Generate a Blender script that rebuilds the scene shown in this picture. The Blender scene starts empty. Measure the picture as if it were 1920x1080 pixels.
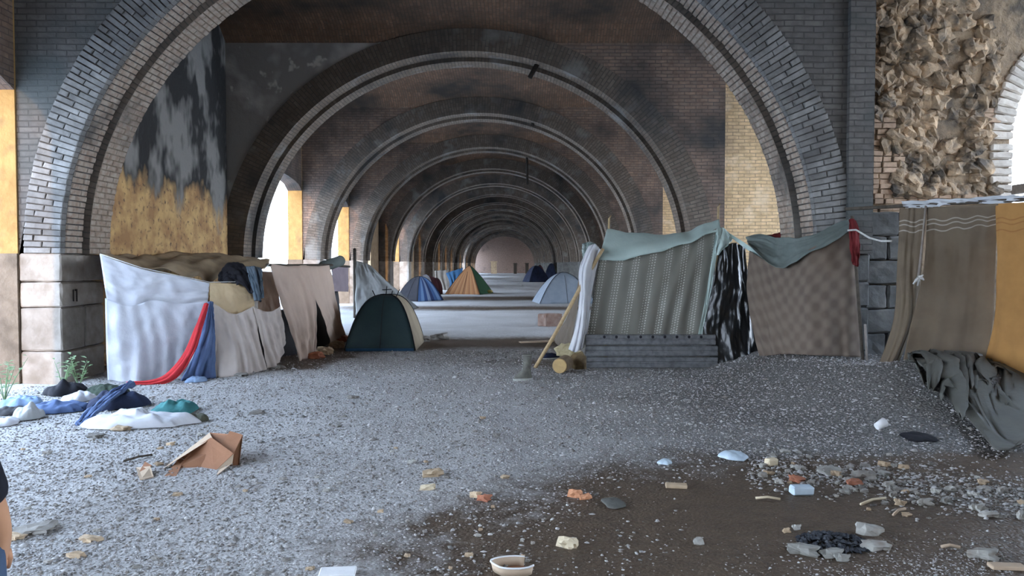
import bpy, bmesh, math, random
import numpy as np
from mathutils import Vector, Matrix, noise

# ------------------------------------------------------------------ camera, sky, sun, exposure
sc = bpy.context.scene
COL = sc.collection
FPX, HOR, VPX, EYE = 1400.0, 495.0, 957.0, 1.6
PITCH = math.atan((540 - HOR) / FPX)
YAW = math.atan((960 - VPX) / FPX)
cam_data = bpy.data.cameras.new('camera')
cam_data.sensor_width = 36.0
cam_data.lens = 36.0 * FPX / 1920.0
cam_data.clip_start = 0.05
cam_data.clip_end = 600
cam = bpy.data.objects.new('camera', cam_data)
COL.objects.link(cam)
cam.location = (0, 0, EYE)
cam.rotation_euler = (math.pi / 2 - PITCH, 0, -YAW)
sc.camera = cam

world = bpy.data.worlds.new('sky')
sc.world = world
world.use_nodes = True
wn = world.node_tree.nodes
wl = world.node_tree.links
wn.clear()
w_out = wn.new('ShaderNodeOutputWorld')
w_bg = wn.new('ShaderNodeBackground')
w_geo = wn.new('ShaderNodeTexCoord')
w_sep = wn.new('ShaderNodeSeparateXYZ')
w_ramp = wn.new('ShaderNodeValToRGB')
w_ramp.color_ramp.elements[0].position = 0.0
w_ramp.color_ramp.elements[0].color = (0.76, 0.86, 1.0, 1)
w_ramp.color_ramp.elements[1].position = 0.7
w_ramp.color_ramp.elements[1].color = (0.50, 0.69, 1.0, 1)
wl.new(w_geo.outputs['Generated'], w_sep.inputs[0])
wl.new(w_sep.outputs['Z'], w_ramp.inputs[0])
wl.new(w_ramp.outputs[0], w_bg.inputs[0])
w_bg.inputs[1].default_value = 6.2
wl.new(w_bg.outputs[0], w_out.inputs[0])

sun_data = bpy.data.lights.new('sun', 'SUN')
sun_data.energy = 1.1
sun_data.angle = math.radians(0.6)
sun_data.color = (1.0, 0.56, 0.18)
sun = bpy.data.objects.new('sun', sun_data)
COL.objects.link(sun)
sun.rotation_euler = Vector((0.16, 1.0, -0.11)).to_track_quat('-Z', 'Y').to_euler()

sc.view_settings.view_transform = 'Standard'
sc.view_settings.look = 'None'
sc.view_settings.gamma = 1.0
sc.view_settings.use_curve_mapping = False
sc.view_settings.exposure = 1.1
sc.cycles.use_denoising = True
sc.cycles.use_adaptive_sampling = True
sc.cycles.adaptive_threshold = 0.09
sc.cycles.adaptive_min_samples = 20
sc.cycles.max_bounces = 5
sc.cycles.diffuse_bounces = 4
sc.cycles.transparent_max_bounces = 5
sc.cycles.sample_clamp_indirect = 8.0

# ------------------------------------------------------------------ helpers
RND = random.Random(7)
CAM_M = cam.rotation_euler.to_matrix()

def ray(px, py):
    return CAM_M @ Vector(((px - 960) / FPX, -(py - 540) / FPX, -1.0))

def Q(px, py, d):
    """world point seen at pixel (px, py) standing at depth d along the hall"""
    r = ray(px, py)
    return Vector((0, 0, EYE)) + r * (d / r.y)

def sstep(a, b, t):
    t = min(1.0, max(0.0, (t - a) / (b - a)))
    return t * t * (3 - 2 * t)

def ground_z(x, y):
    berm = 0.36 * sstep(2.7, 4.1, x) * sstep(6.4, 8.8, y) * (1 - sstep(15, 18, y))
    heap = 0.26 * math.exp(-((x - 4.75) / 0.8) ** 2 - ((y - 8.1) / 0.7) ** 2)
    n = 0.0
    if -9 < x < 11 and y < 40:
        n = 0.030 * noise.noise((x * 0.55, y * 0.55, 0.3)) + 0.014 * noise.noise((x * 1.9, y * 1.9, 5.0))
    return berm + heap + n

def G(px, py, lift=0.0):
    """point of the ground seen at a pixel"""
    r = ray(px, py)
    t = EYE / max(1e-4, -r.z)
    for _ in range(25):
        p = Vector((0, 0, EYE)) + r * t
        t = (EYE - ground_z(p.x, p.y)) / max(1e-4, -r.z)
    p = Vector((0, 0, EYE)) + r * t
    return Vector((p.x, p.y, ground_z(p.x, p.y) + lift))

def tag(o, label=None, cat=None, group=None, kind=None):
    if label: o['label'] = label
    if cat: o['category'] = cat
    if group: o['group'] = group
    if kind: o['kind'] = kind
    return o

def make_obj(name, me, parent=None, mat=None):
    if mat is not None and not me.materials:
        me.materials.append(mat)
    o = bpy.data.objects.new(name, me)
    COL.objects.link(o)
    if parent is not None:
        o.parent = parent
    return o

def empty(name, loc=(0, 0, 0)):
    o = bpy.data.objects.new(name, None)
    o.empty_display_size = 0.1
    COL.objects.link(o)
    o.location = loc
    return o

class MB:
    """collects vertices, faces and uvs (metres) and links them as one mesh"""
    def __init__(s):
        s.v, s.f, s.uv = [], [], []
    def quad(s, a, b, c, d, uv=None):
        i = len(s.v)
        s.v += [tuple(a), tuple(b), tuple(c), tuple(d)]
        s.f.append((i, i + 1, i + 2, i + 3))
        if uv is None:
            a, b, c, d = Vector(a), Vector(b), Vector(c), Vector(d)
            n = (b - a).cross(d - a)
            ax = max(range(3), key=lambda k: abs(n[k]))
            if ax == 0: uv = [(p.y, p.z) for p in (a, b, c, d)]
            elif ax == 1: uv = [(p.x, p.z) for p in (a, b, c, d)]
            else: uv = [(p.y, p.x) for p in (a, b, c, d)]
        s.uv += [tuple(u) for u in uv]
    def box(s, lo, hi):
        x0, y0, z0 = lo; x1, y1, z1 = hi
        s.quad((x0, y0, z0), (x1, y0, z0), (x1, y0, z1), (x0, y0, z1))
        s.quad((x1, y1, z0), (x0, y1, z0), (x0, y1, z1), (x1, y1, z1))
        s.quad((x0, y1, z0), (x0, y0, z0), (x0, y0, z1), (x0, y1, z1))
        s.quad((x1, y0, z0), (x1, y1, z0), (x1, y1, z1), (x1, y0, z1))
        s.quad((x0, y0, z1), (x1, y0, z1), (x1, y1, z1), (x0, y1, z1))
        s.quad((x0, y1, z0), (x1, y1, z0), (x1, y0, z0), (x0, y0, z0))
    def mesh(s, name, mat, weld=True, smooth=False):
        me = bpy.data.meshes.new(name)
        me.from_pydata(s.v, [], s.f)
        l = me.uv_layers.new(name='UVMap')
        l.data.foreach_set('uv', np.array(s.uv, dtype=np.float32).ravel())
        if weld:
            bm = bmesh.new(); bm.from_mesh(me)
            bmesh.ops.remove_doubles(bm, verts=bm.verts, dist=1e-4)
            bm.to_mesh(me); bm.free()
        if smooth:
            me.polygons.foreach_set('use_smooth', [True] * len(me.polygons))
        me.materials.append(mat)
        return me
    def build(s, name, mat, parent=None, weld=True, smooth=False):
        return make_obj(name, s.mesh(name, mat, weld, smooth), parent)

def bm_obj(name, bm, mat, parent=None, smooth=False):
    me = bpy.data.meshes.new(name)
    bm.to_mesh(me); bm.free()
    if smooth:
        me.polygons.foreach_set('use_smooth', [True] * len(me.polygons))
    me.materials.append(mat)
    return make_obj(name, me, parent)

def grid_mesh(name, P, mat, smooth=True, uv=None):
    """P: array (nv, nu, 3)"""
    P = np.asarray(P, dtype=np.float64)
    nv, nu = P.shape[:2]
    idx = np.arange(nv * nu).reshape(nv, nu)
    f = np.stack([idx[:-1, :-1], idx[:-1, 1:], idx[1:, 1:], idx[1:, :-1]], -1).reshape(-1, 4)
    me = bpy.data.meshes.new(name)
    me.from_pydata(P.reshape(-1, 3).tolist(), [], f.tolist())
    if uv is not None:
        l = me.uv_layers.new(name='UVMap')
        l.data.foreach_set('uv', np.asarray(uv, dtype=np.float32).reshape(-1, 2)[f.ravel()].ravel())
    if smooth:
        me.polygons.foreach_set('use_smooth', [True] * len(me.polygons))
    me.materials.append(mat)
    return me

def tube(bm, pts, r, seg=8, cap=True):
    pts = [Vector(p) for p in pts]
    rs = r if isinstance(r, (list, tuple)) else [r] * len(pts)
    rings = []
    up = Vector((0.13, 0.21, 0.97))
    for i, p in enumerate(pts):
        t = (pts[min(i + 1, len(pts) - 1)] - pts[max(i - 1, 0)]).normalized()
        a = t.cross(up)
        if a.length < 1e-3: a = t.cross(Vector((1, 0, 0)))
        a.normalize(); b = t.cross(a)
        rings.append([bm.verts.new(p + (a * math.cos(k * 2 * math.pi / seg) + b * math.sin(k * 2 * math.pi / seg)) * rs[i]) for k in range(seg)])
    for i in range(len(rings) - 1):
        for k in range(seg):
            bm.faces.new((rings[i][k], rings[i][(k + 1) % seg], rings[i + 1][(k + 1) % seg], rings[i + 1][k]))
    if cap:
        bm.faces.new(list(reversed(rings[0]))); bm.faces.new(rings[-1])

def tube_obj(name, pts, r, mat, parent=None, seg=8):
    bm = bmesh.new(); tube(bm, pts, r, seg)
    return bm_obj(name, bm, mat, parent, smooth=True)

# ------------------------------------------------------------------ materials
def new_mat(name):
    m = bpy.data.materials.new(name)
    m.use_nodes = True
    nt = m.node_tree
    nt.nodes.clear()
    out = nt.nodes.new('ShaderNodeOutputMaterial')
    bs = nt.nodes.new('ShaderNodeBsdfPrincipled')
    bs.inputs['Specular IOR Level'].default_value = 0.25
    nt.links.new(bs.outputs[0], out.inputs[0])
    return m, nt, bs, out

def N(nt, kind, **kw):
    n = nt.nodes.new(kind)
    for k, v in kw.items():
        if k in n.inputs: n.inputs[k].default_value = v
        else: setattr(n, k, v)
    return n

def rgba(c):
    return (c[0], c[1], c[2], 1.0)

def mixc(nt, fac, a, b):
    m = nt.nodes.new('ShaderNodeMix'); m.data_type = 'RGBA'
    for sock, v in ((m.inputs[0], fac), (m.inputs[6], a), (m.inputs[7], b)):
        if hasattr(v, 'links'): nt.links.new(v, sock)
        elif isinstance(v, (int, float)): sock.default_value = v
        else: sock.default_value = rgba(v)
    return m.outputs[2]

def ramp(nt, src, p0, p1, c0=(0, 0, 0), c1=(1, 1, 1)):
    r = nt.nodes.new('ShaderNodeValToRGB')
    r.color_ramp.elements[0].position = p0; r.color_ramp.elements[0].color = rgba(c0)
    r.color_ramp.elements[1].position = p1; r.color_ramp.elements[1].color = rgba(c1)
    nt.links.new(src, r.inputs[0])
    return r.outputs[0]

def coords(nt, which='Object'):
    return nt.nodes.new('ShaderNodeTexCoord').outputs[which]

def position(nt):
    return nt.nodes.new('ShaderNodeNewGeometry').outputs['Position']

def noise_tex(nt, vec, scale, detail=4, rough=0.6):
    n = N(nt, 'ShaderNodeTexNoise', Scale=scale, Detail=min(detail, 3), Roughness=rough)
    nt.links.new(vec, n.inputs['Vector'])
    return n.outputs['Fac']

def bump(nt, bs, h, strength=0.5, dist=0.02):
    b = N(nt, 'ShaderNodeBump', Strength=strength, Distance=dist)
    nt.links.new(h, b.inputs['Height'])
    nt.links.new(b.outputs[0], bs.inputs['Normal'])

def brick_mat(name, c1, c2, mortar, soot=(0.02, 0.02, 0.022), soot_lo=0.45, soot_hi=0.7, pale=None, bw=0.26, rh=0.078, ms=0.009, rough=0.92):
    m, nt, bs, out = new_mat(name)
    uv = nt.nodes.new('ShaderNodeUVMap')
    pos = position(nt)
    wob = N(nt, 'ShaderNodeTexNoise', Scale=3.0, Detail=2.0)
    nt.links.new(pos, wob.inputs['Vector'])
    vm = N(nt, 'ShaderNodeVectorMath', operation='MULTIPLY_ADD')
    nt.links.new(wob.outputs['Color'], vm.inputs[0]); vm.inputs[1].default_value = (0.03, 0.03, 0); nt.links.new(uv.outputs[0], vm.inputs[2])
    br = N(nt, 'ShaderNodeTexBrick', Scale=1.0)
    br.inputs['Brick Width'].default_value = bw; br.inputs['Row Height'].default_value = rh
    br.inputs['Mortar Size'].default_value = ms; br.inputs['Mortar Smooth'].default_value = 0.35
    br.inputs['Color1'].default_value = rgba(c1); br.inputs['Color2'].default_value = rgba(c2); br.inputs['Mortar'].default_value = rgba(mortar)
    nt.links.new(vm.outputs[0], br.inputs['Vector'])
    n1 = noise_tex(nt, pos, 7.0, 5)
    col = mixc(nt, ramp(nt, n1, 0.35, 0.75), br.outputs['Color'], tuple(k * 0.55 for k in c1))
    if pale is not None:
        n3 = noise_tex(nt, pos, 1.3, 5, 0.65)
        col = mixc(nt, ramp(nt, n3, 0.55, 0.72), col, pale)
    n2 = noise_tex(nt, pos, 0.55, 5, 0.62)
    col = mixc(nt, ramp(nt, n2, soot_lo, soot_hi), col, soot)
    nt.links.new(col, bs.inputs['Base Color'])
    bs.inputs['Roughness'].default_value = rough
    ad = N(nt, 'ShaderNodeMath', operation='MULTIPLY_ADD')
    nt.links.new(br.outputs['Fac'], ad.inputs[0]); ad.inputs[1].default_value = -1.0
    nt.links.new(n1, ad.inputs[2])
    bump(nt, bs, ad.outputs[0], 0.8, 0.02)
    return m

def rough_mat(name, c1, c2, scale=6.0, lo=0.35, hi=0.68, c3=None, s3=1.2, lo3=0.5, hi3=0.68, rough=0.9, bs_scale=25.0, bstr=0.5, bdist=0.01, vary=0.0, spec=0.25):
    """mottled solid: stone, plaster, earth, rust"""
    m, nt, bs, out = new_mat(name)
    pos = position(nt)
    col = mixc(nt, ramp(nt, noise_tex(nt, pos, scale, 5), lo, hi), c1, c2)
    if c3 is not None:
        col = mixc(nt, ramp(nt, noise_tex(nt, pos, s3, 5, 0.65), lo3, hi3), col, c3)
    if vary > 0:
        oi = nt.nodes.new('ShaderNodeObjectInfo')
        hs = nt.nodes.new('ShaderNodeHueSaturation')
        mr = N(nt, 'ShaderNodeMapRange'); mr.inputs[3].default_value = 1 - vary; mr.inputs[4].default_value = 1 + vary
        nt.links.new(oi.outputs['Random'], mr.inputs[0]); nt.links.new(mr.outputs[0], hs.inputs['Value'])
        nt.links.new(col, hs.inputs['Color']); col = hs.outputs[0]
    nt.links.new(col, bs.inputs['Base Color'])
    bs.inputs['Roughness'].default_value = rough
    bs.inputs['Specular IOR Level'].default_value = spec
    bump(nt, bs, noise_tex(nt, pos, bs_scale, 4), bstr, bdist)
    return m

def cloth_mat(name, c, c2=None, trans=0.25, rough=0.9, weave=220.0, scale=3.0, sheen=0.0, wr=0.35):
    m, nt, bs, out = new_mat(name)
    pos = position(nt)
    c2 = c2 or tuple(k * 0.82 for k in c)
    col = mixc(nt, ramp(nt, noise_tex(nt, pos, scale, 4), 0.35, 0.7), c, c2)
    nt.links.new(col, bs.inputs['Base Color'])
    bs.inputs['Roughness'].default_value = rough
    bump(nt, bs, noise_tex(nt, pos, 14.0, 5), wr, 0.02)
    if trans > 0:
        tr = nt.nodes.new('ShaderNodeBsdfTranslucent')
        nt.links.new(col, tr.inputs[0])
        mx = nt.nodes.new('ShaderNodeMixShader'); mx.inputs[0].default_value = trans
        nt.links.new(bs.outputs[0], mx.inputs[1]); nt.links.new(tr.outputs[0], mx.inputs[2])
        nt.links.new(mx.outputs[0], out.inputs[0])
    return m
# ------------------------------------------------------------------ the hall
Y1, BAY, TH = 9.95, 6.8, 1.05           # front of the first rib in view, spacing, rib thickness
XC, A0, SPR, RISE, RH = -0.95, 5.03, 1.74, 4.59, 0.5
XL, XLO, XR, XAO = -6.55, -7.0, 4.8, 9.6  # left wall inner / outer face, right pier line, aisle outer wall
R_FIRST, R_LAST = -2, 18
Y_BACK, Y_END = -14.5, 131.0
def RY(i): return Y1 + BAY * (i - 1)

M = {}
M['ring_pale'] = rough_mat('pale_weathered_brick', (0.225, 0.222, 0.215), (0.15, 0.147, 0.142), 9, c3=(0.105, 0.10, 0.098), s3=0.9, lo3=0.5, hi3=0.72, vary=0.22)
M['mortar'] = rough_mat('dark_mortar', (0.06, 0.058, 0.055), (0.10, 0.095, 0.09), 8)
M['ring'] = brick_mat('rib_brick', (0.18, 0.145, 0.115), (0.125, 0.098, 0.078), (0.075, 0.07, 0.062), soot=(0.05, 0.05, 0.05), soot_lo=0.5, soot_hi=0.7, pale=(0.20, 0.188, 0.17))
M['soffit'] = brick_mat('rib_soffit_brick', (0.29, 0.235, 0.185), (0.21, 0.155, 0.115), (0.11, 0.10, 0.09), soot=(0.06, 0.058, 0.056), soot_lo=0.52, soot_hi=0.75, pale=(0.27, 0.265, 0.25))
M['vault'] = brick_mat('vault_brick', (0.23, 0.135, 0.085), (0.145, 0.095, 0.066), (0.095, 0.077, 0.06), soot=(0.045, 0.038, 0.032), soot_lo=0.42, soot_hi=0.66)
M['spandrel'] = brick_mat('spandrel_brick', (0.29, 0.195, 0.145), (0.20, 0.15, 0.12), (0.12, 0.10, 0.09), soot=(0.05, 0.048, 0.046), soot_lo=0.45, soot_hi=0.68)
M['span_grey'] = brick_mat('grey_sooted_brick', (0.16, 0.15, 0.14), (0.11, 0.105, 0.10), (0.075, 0.07, 0.068), soot=(0.075, 0.082, 0.08), soot_lo=0.45, soot_hi=0.6)
M['ochre_brick'] = brick_mat('ochre_brick', (0.74, 0.52, 0.29), (0.62, 0.42, 0.23), (0.33, 0.25, 0.17), soot=(0.26, 0.19, 0.13), soot_lo=0.6, soot_hi=0.85, pale=(0.72, 0.55, 0.37))
M['ochre_plain'] = rough_mat('ochre_plaster', (0.58, 0.43, 0.27), (0.42, 0.30, 0.19), 4, c3=(0.30, 0.22, 0.15), s3=1.4, lo3=0.55, hi3=0.75, bdist=0.03, bs_scale=9)
M['jamb'] = rough_mat('golden_plaster', (0.38, 0.235, 0.085), (0.28, 0.165, 0.06), 4, c3=(0.17, 0.11, 0.06), s3=1.4, lo3=0.55, hi3=0.75, bdist=0.03, bs_scale=9)
M['stone_foot'] = rough_mat('brown_pillar_stone', (0.20, 0.155, 0.115), (0.14, 0.108, 0.078), 5, c3=(0.09, 0.07, 0.052), bs_scale=14, bdist=0.03)
M['stone'] = rough_mat('pier_limestone', (0.34, 0.30, 0.26), (0.25, 0.215, 0.18), 5, c3=(0.17, 0.135, 0.105), s3=1.7, lo3=0.5, hi3=0.7, bs_scale=14, bdist=0.02, vary=0.12)
M['stone_dark'] = rough_mat('sooty_pier_stone', (0.13, 0.13, 0.125), (0.08, 0.08, 0.078), 5, c3=(0.2, 0.19, 0.18), s3=2.2, lo3=0.58, hi3=0.75, bs_scale=14, bdist=0.02, vary=0.15)
M['rock'] = rough_mat('ochre_rubble_stone', (0.50, 0.355, 0.225), (0.33, 0.255, 0.18), 8, c3=(0.11, 0.095, 0.08), s3=3.4, lo3=0.45, hi3=0.66, bs_scale=22, bdist=0.03, bstr=0.8, vary=0.38)
M['loam'] = rough_mat('rubble_mortar', (0.36, 0.27, 0.18), (0.21, 0.16, 0.115), 7, c3=(0.10, 0.088, 0.075), s3=1.9, lo3=0.5, hi3=0.7, bs_scale=12, bdist=0.04, bstr=0.9)
M['brick_ochre_solid'] = rough_mat('weathered_ochre_brick', (0.50, 0.36, 0.26), (0.36, 0.26, 0.185), 14, c3=(0.24, 0.19, 0.15), s3=3, lo3=0.58, hi3=0.78, vary=0.25, bs_scale=40)
M['arch_pale'] = rough_mat('pale_arch_brick', (0.62, 0.57, 0.50), (0.50, 0.44, 0.38), 10, vary=0.15)
M['outside'] = rough_mat('pale_yard_ground', (0.55, 0.54, 0.52), (0.45, 0.44, 0.42), 2)
M['timber_grey'] = rough_mat('grey_timber', (0.30, 0.26, 0.23), (0.22, 0.19, 0.17), 12)
M['rust'] = rough_mat('black_rusted_iron', (0.022, 0.019, 0.017), (0.035, 0.026, 0.02), 20)
M['endwall'] = brick_mat('end_wall_brick', (0.36, 0.25, 0.20), (0.28, 0.19, 0.15), (0.22, 0.17, 0.14), soot_lo=0.6, soot_hi=0.9)

# burnt plaster: soot runs over bare ochre plaster and brick, blacker towards the top where the smoke collected
def burnt_mat():
    m, nt, bs, out = new_mat('burnt_plaster')
    pos = position(nt)
    sep = nt.nodes.new('ShaderNodeSeparateXYZ'); nt.links.new(pos, sep.inputs[0])
    st = N(nt, 'ShaderNodeMapping'); st.inputs['Scale'].default_value = (1.0, 1.1, 0.62)
    nt.links.new(pos, st.inputs[0])
    base = mixc(nt, ramp(nt, noise_tex(nt, pos, 2.2, 5), 0.4, 0.62), (0.64, 0.42, 0.19), (0.40, 0.23, 0.11))
    base = mixc(nt, ramp(nt, noise_tex(nt, pos, 9, 4), 0.56, 0.7), base, (0.16, 0.10, 0.07))
    streak = noise_tex(nt, st.outputs[0], 1.15, 5, 0.6)
    soot_c = mixc(nt, ramp(nt, streak, 0.47, 0.58), (0.04, 0.04, 0.04), (0.26, 0.25, 0.235))
    add = N(nt, 'ShaderNodeMath', operation='MULTIPLY_ADD'); nt.links.new(streak, add.inputs[0]); add.inputs[1].default_value = 3.4; nt.links.new(sep.outputs['Z'], add.inputs[2])
    edge = N(nt, 'ShaderNodeMapRange'); edge.inputs[1].default_value = 4.35; edge.inputs[2].default_value = 4.8
    nt.links.new(add.outputs[0], edge.inputs[0])
    col = mixc(nt, edge.outputs[0], base, soot_c)
    nt.links.new(col, bs.inputs['Base Color']); bs.inputs['Roughness'].default_value = 0.9
    bump(nt, bs, noise_tex(nt, pos, 3.2, 6, 0.65), 0.8, 0.06)
    return m
M['burnt'] = burnt_mat()
def spandrel_plaster():
    m, nt, bs, out = new_mat('sooty_plaster_patches')
    pos = position(nt)
    col = mixc(nt, ramp(nt, noise_tex(nt, pos, 0.7, 5, 0.6), 0.46, 0.56), (0.27, 0.255, 0.24), (0.46, 0.44, 0.415))
    col = mixc(nt, ramp(nt, noise_tex(nt, pos, 1.9, 6, 0.7), 0.62, 0.68), col, (0.56, 0.53, 0.49))
    nt.links.new(col, bs.inputs['Base Color']); bs.inputs['Roughness'].default_value = 0.9
    bump(nt, bs, noise_tex(nt, pos, 4, 6, 0.65), 0.6, 0.04)
    return m
M['span_plaster'] = spandrel_plaster()

def zE(x):
    t = (x - XC) / (A0 + RH)
    return SPR + (RISE + RH) * math.sqrt(max(0.0, 1 - t * t)) if abs(t) < 1 else SPR

# rings of a rib: two orders, the rear one stepping in
def ring_mesh(name, y0, y1, a, rise, rh_out, mat_face, mat_soff, n=112):
    mb = MB(); s = 0.0; prev = None
    for k in range(n + 1):
        th = math.pi * k / n
        pi_ = (XC - a * math.cos(th), SPR + rise * math.sin(th))
        po = (XC - (A0 + rh_out) * math.cos(th), SPR + (RISE + rh_out) * math.sin(th))
        if prev:
            (qi, qo, qs) = prev
            s = qs + math.hypot(pi_[0] - qi[0], pi_[1] - qi[1])
            w = math.hypot(po[0] - pi_[0], po[1] - pi_[1])
            mb.quad((qi[0], y0, qi[1]), (pi_[0], y0, pi_[1]), (po[0], y0, po[1]), (qo[0], y0, qo[1]), [(0, qs), (0, s), (w, s), (w, qs)])
            mb.quad((pi_[0], y1, pi_[1]), (qi[0], y1, qi[1]), (qo[0], y1, qo[1]), (po[0], y1, po[1]), [(0, s), (0, qs), (w, qs), (w, s)])
            mb.quad((qi[0], y0, qi[1]), (qi[0], y1, qi[1]), (pi_[0], y1, pi_[1]), (pi_[0], y0, pi_[1]), [(0, qs), (y1 - y0, qs), (y1 - y0, s), (0, s)])
        prev = (pi_, po, s)
    me = mb.mesh(name, mat_face)
    me.materials.append(mat_soff)
    for p in me.polygons:
        if abs(p.normal.y) < 0.5: p.material_index = 1
    return me

def spandrel_mesh(name, mat, x0, x1, y0, y1, n=60):
    mb = MB()
    xs = [x0 + (x1 - x0) * k / n for k in range(n + 1)]
    for a, b in zip(xs[:-1], xs[1:]):
        za, zb = zE(a) - 0.02, zE(b) - 0.02
        mb.quad((a, y0, za), (b, y0, zb), (b, y0, 7.5), (a, y0, 7.5))
        mb.quad((b, y1, zb), (a, y1, za), (a, y1, 7.5), (b, y1, 7.5))
    for x, sgn in ((x0, -1), (x1, 1)):
        z = zE(x) - 0.02
        if sgn < 0: mb.quad((x, y1, z), (x, y0, z), (x, y0, 7.5), (x, y1, 7.5))
        else: mb.quad((x, y0, z), (x, y1, z), (x, y1, 7.5), (x, y0, 7.5))
    return mb.mesh(name, mat)

ring_a = ring_mesh('rib_front_order', 0.0, 0.52, A0, RISE, RH, M['ring'], M['soffit'])
ring_b = ring_mesh('rib_rear_order', 0.52, TH, A0 - 0.09, RISE - 0.09, RH, M['ring'], M['soffit'])
ring_a1 = ring_mesh('rib_front_order_mortar', 0.02, 0.52, A0 + 0.015, RISE + 0.015, RH, M['mortar'], M['mortar'])
span_me = spandrel_mesh('rib_spandrel', M['spandrel'], XL, XR, 0.03, TH - 0.03)
span_me2 = spandrel_mesh('rib_spandrel_sooty', M['spandrel'], XL, XR, 0.03, TH - 0.03)
span_me2.materials.append(M['span_plaster'])
span_me1 = span_me2.copy(); span_me1.materials[0] = M['span_grey']
for p in span_me2.polygons:
    if p.center.x < -1.9: p.material_index = 1

# a pier: stacked stone blocks, each one a part
def block_mesh(name, sx, sy, sz, mat, seed, rough=0.012):
    r = random.Random(seed)
    bm = bmesh.new()
    bmesh.ops.create_cube(bm, size=1.0)
    bmesh.ops.scale(bm, vec=(sx, sy, sz), verts=bm.verts)
    bmesh.ops.bevel(bm, geom=bm.edges[:], offset=min(0.022, sz * 0.2), segments=1, affect='EDGES')
    bmesh.ops.subdivide_edges(bm, edges=[e for e in bm.edges if e.calc_length() > 0.2], cuts=2, use_grid_fill=True)
    for v in bm.verts:
        v.co += Vector((r.uniform(-1, 1), r.uniform(-1, 1), r.uniform(-1, 1))) * rough
    me = bpy.data.meshes.new(name); bm.to_mesh(me); bm.free()
    me.materials.append(mat)
    return me
COURSES = [(-0.25, 0.43), (0.43, 1.02), (1.02, 1.36), (1.36, 1.74)]
PIERS = {}
def pier_blocks(side, mat, key):
    out = []
    x0, x1 = (XL, XC - A0) if side < 0 else (XC + A0, XR)
    for k, (z0, z1) in enumerate(COURSES):
        cuts = [0.0, TH] if k % 2 == 0 else [0.0, 0.56, TH]
        for a, b in zip(cuts[:-1], cuts[1:]):
            me = block_mesh('pier_block_' + key, x1 - x0 - 0.008, b - a - 0.008, z1 - z0 - 0.010, mat, hash((side, k, a)) % 999, 0.006)
            out.append((me, ((x0 + x1) / 2, (a + b) / 2, (z0 + z1) / 2)))
    return out
PIERS['L'] = pier_blocks(-1, M['stone'], 'pale')
PIERS['R'] = pier_blocks(1, M['stone_dark'], 'sooty')
ORD = ['first', 'second', 'third', 'fourth', 'fifth', 'sixth', 'seventh', 'eighth', 'ninth', 'tenth', 'eleventh', 'twelfth', 'thirteenth', 'fourteenth', 'fifteenth', 'sixteenth', 'seventeenth', 'eighteenth']
RIBS = {}
for i in range(R_FIRST, R_LAST + 1):
    y = RY(i)
    if i < 1: nm, lb = 'trim_%d' % (R_LAST + 1 - i), 'brick arch rib spanning the hall behind the viewpoint, number %s back' % ORD[-i]
    else: nm, lb = 'trim_%d' % i, '%s brick arch rib across the vaulted hall, counted from the viewpoint' % ORD[i - 1]
    root = empty(nm, (0, y, 0)); tag(root, lb, kind='structure'); RIBS[i] = root
    make_obj('arch_ring', ring_a1 if i == 1 else ring_a, root)
    make_obj('arch_inner_ring', ring_b, root)
    make_obj('spandrel', span_me1 if i == 1 else (span_me2 if i == 2 else span_me), root)
    if i <= 3 and i > 0:
        for side in 'LR':
            for me, c in PIERS[side]:
                o = make_obj('stone_block', me, root); o.location = c
    else:
        for side, m_ in (('L', M['stone']), ('R', M['stone_dark'])):
            mb = MB()
            x0, x1 = (XL, XC - A0) if side == 'L' else (XC + A0, XR)
            mb.box((x0, 0, -0.25), (x1, TH, SPR)); mb.build('pier', m_, root)

# bricks of the first rib, one by one, on both flanks that the picture shows
def arc_points(a, rise, step):
    """angles at equal arc length along the ellipse from the left spring"""
    ths, s, th, out = [], 0.0, 0.0, [0.0]
    last = (-a, 0.0); target = step
    k = 0
    while th < math.pi:
        th += 0.0008
        p = (-a * math.cos(th), rise * math.sin(th))
        s += math.hypot(p[0] - last[0], p[1] - last[1]); last = p
        if s >= target:
            out.append(th); target += step
    return out
bk = []
for var in range(4):
    bk.append(block_mesh('voussoir_brick', 1.0, 1.0, 1.0, M['ring_pale'], var, 0.0))
for me in bk:
    bm = bmesh.new(); bmesh.ops.create_cube(bm, size=1.0)
    bmesh.ops.bevel(bm, geom=[e for e in bm.edges if all(v.co.y < 0 for v in e.verts)], offset=0.06, segments=1, affect='EDGES')
    rr = random.Random(len(me.name) + bk.index(me))
    for v in bm.verts: v.co += Vector((rr.uniform(-.03, .03), rr.uniform(-.05, .02), rr.uniform(-.04, .04)))
    bm.to_mesh(me); bm.free()
ths = arc_points(A0 + 0.25, RISE + 0.25, 0.080)
count = 0
for k in range(len(ths) - 1):
    t = 0.5 * (ths[k] + ths[k + 1])
    if 1.02 < t < 1.98: continue
    pin = Vector((XC - A0 * math.cos(t), 0, SPR + RISE * math.sin(t)))
    pout = Vector((XC - (A0 + RH) * math.cos(t), 0, SPR + (RISE + RH) * math.sin(t)))
    rad = (pout - pin); L = rad.length; rad.normalize()
    tan = Vector((rad.z, 0, -rad.x))
    cut = L * (0.5 if k % 2 else (0.27 if k % 4 == 0 else 0.73))
    for a, b in ((0, cut), (cut, L)):
        o = make_obj('brick', RND.choice(bk), RIBS[1])
        c = pin + rad * (a + b) / 2
        mt = Matrix((rad, Vector((0, 1, 0)), -tan)).transposed().to_4x4()
        o.matrix_local = Matrix.Translation(c + Vector((0, 0.055 + RND.uniform(-0.006, 0.006), 0))) @ mt @ Matrix.Diagonal((b - a - 0.012, 0.11, 0.066, 1))
        count += 1
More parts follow.
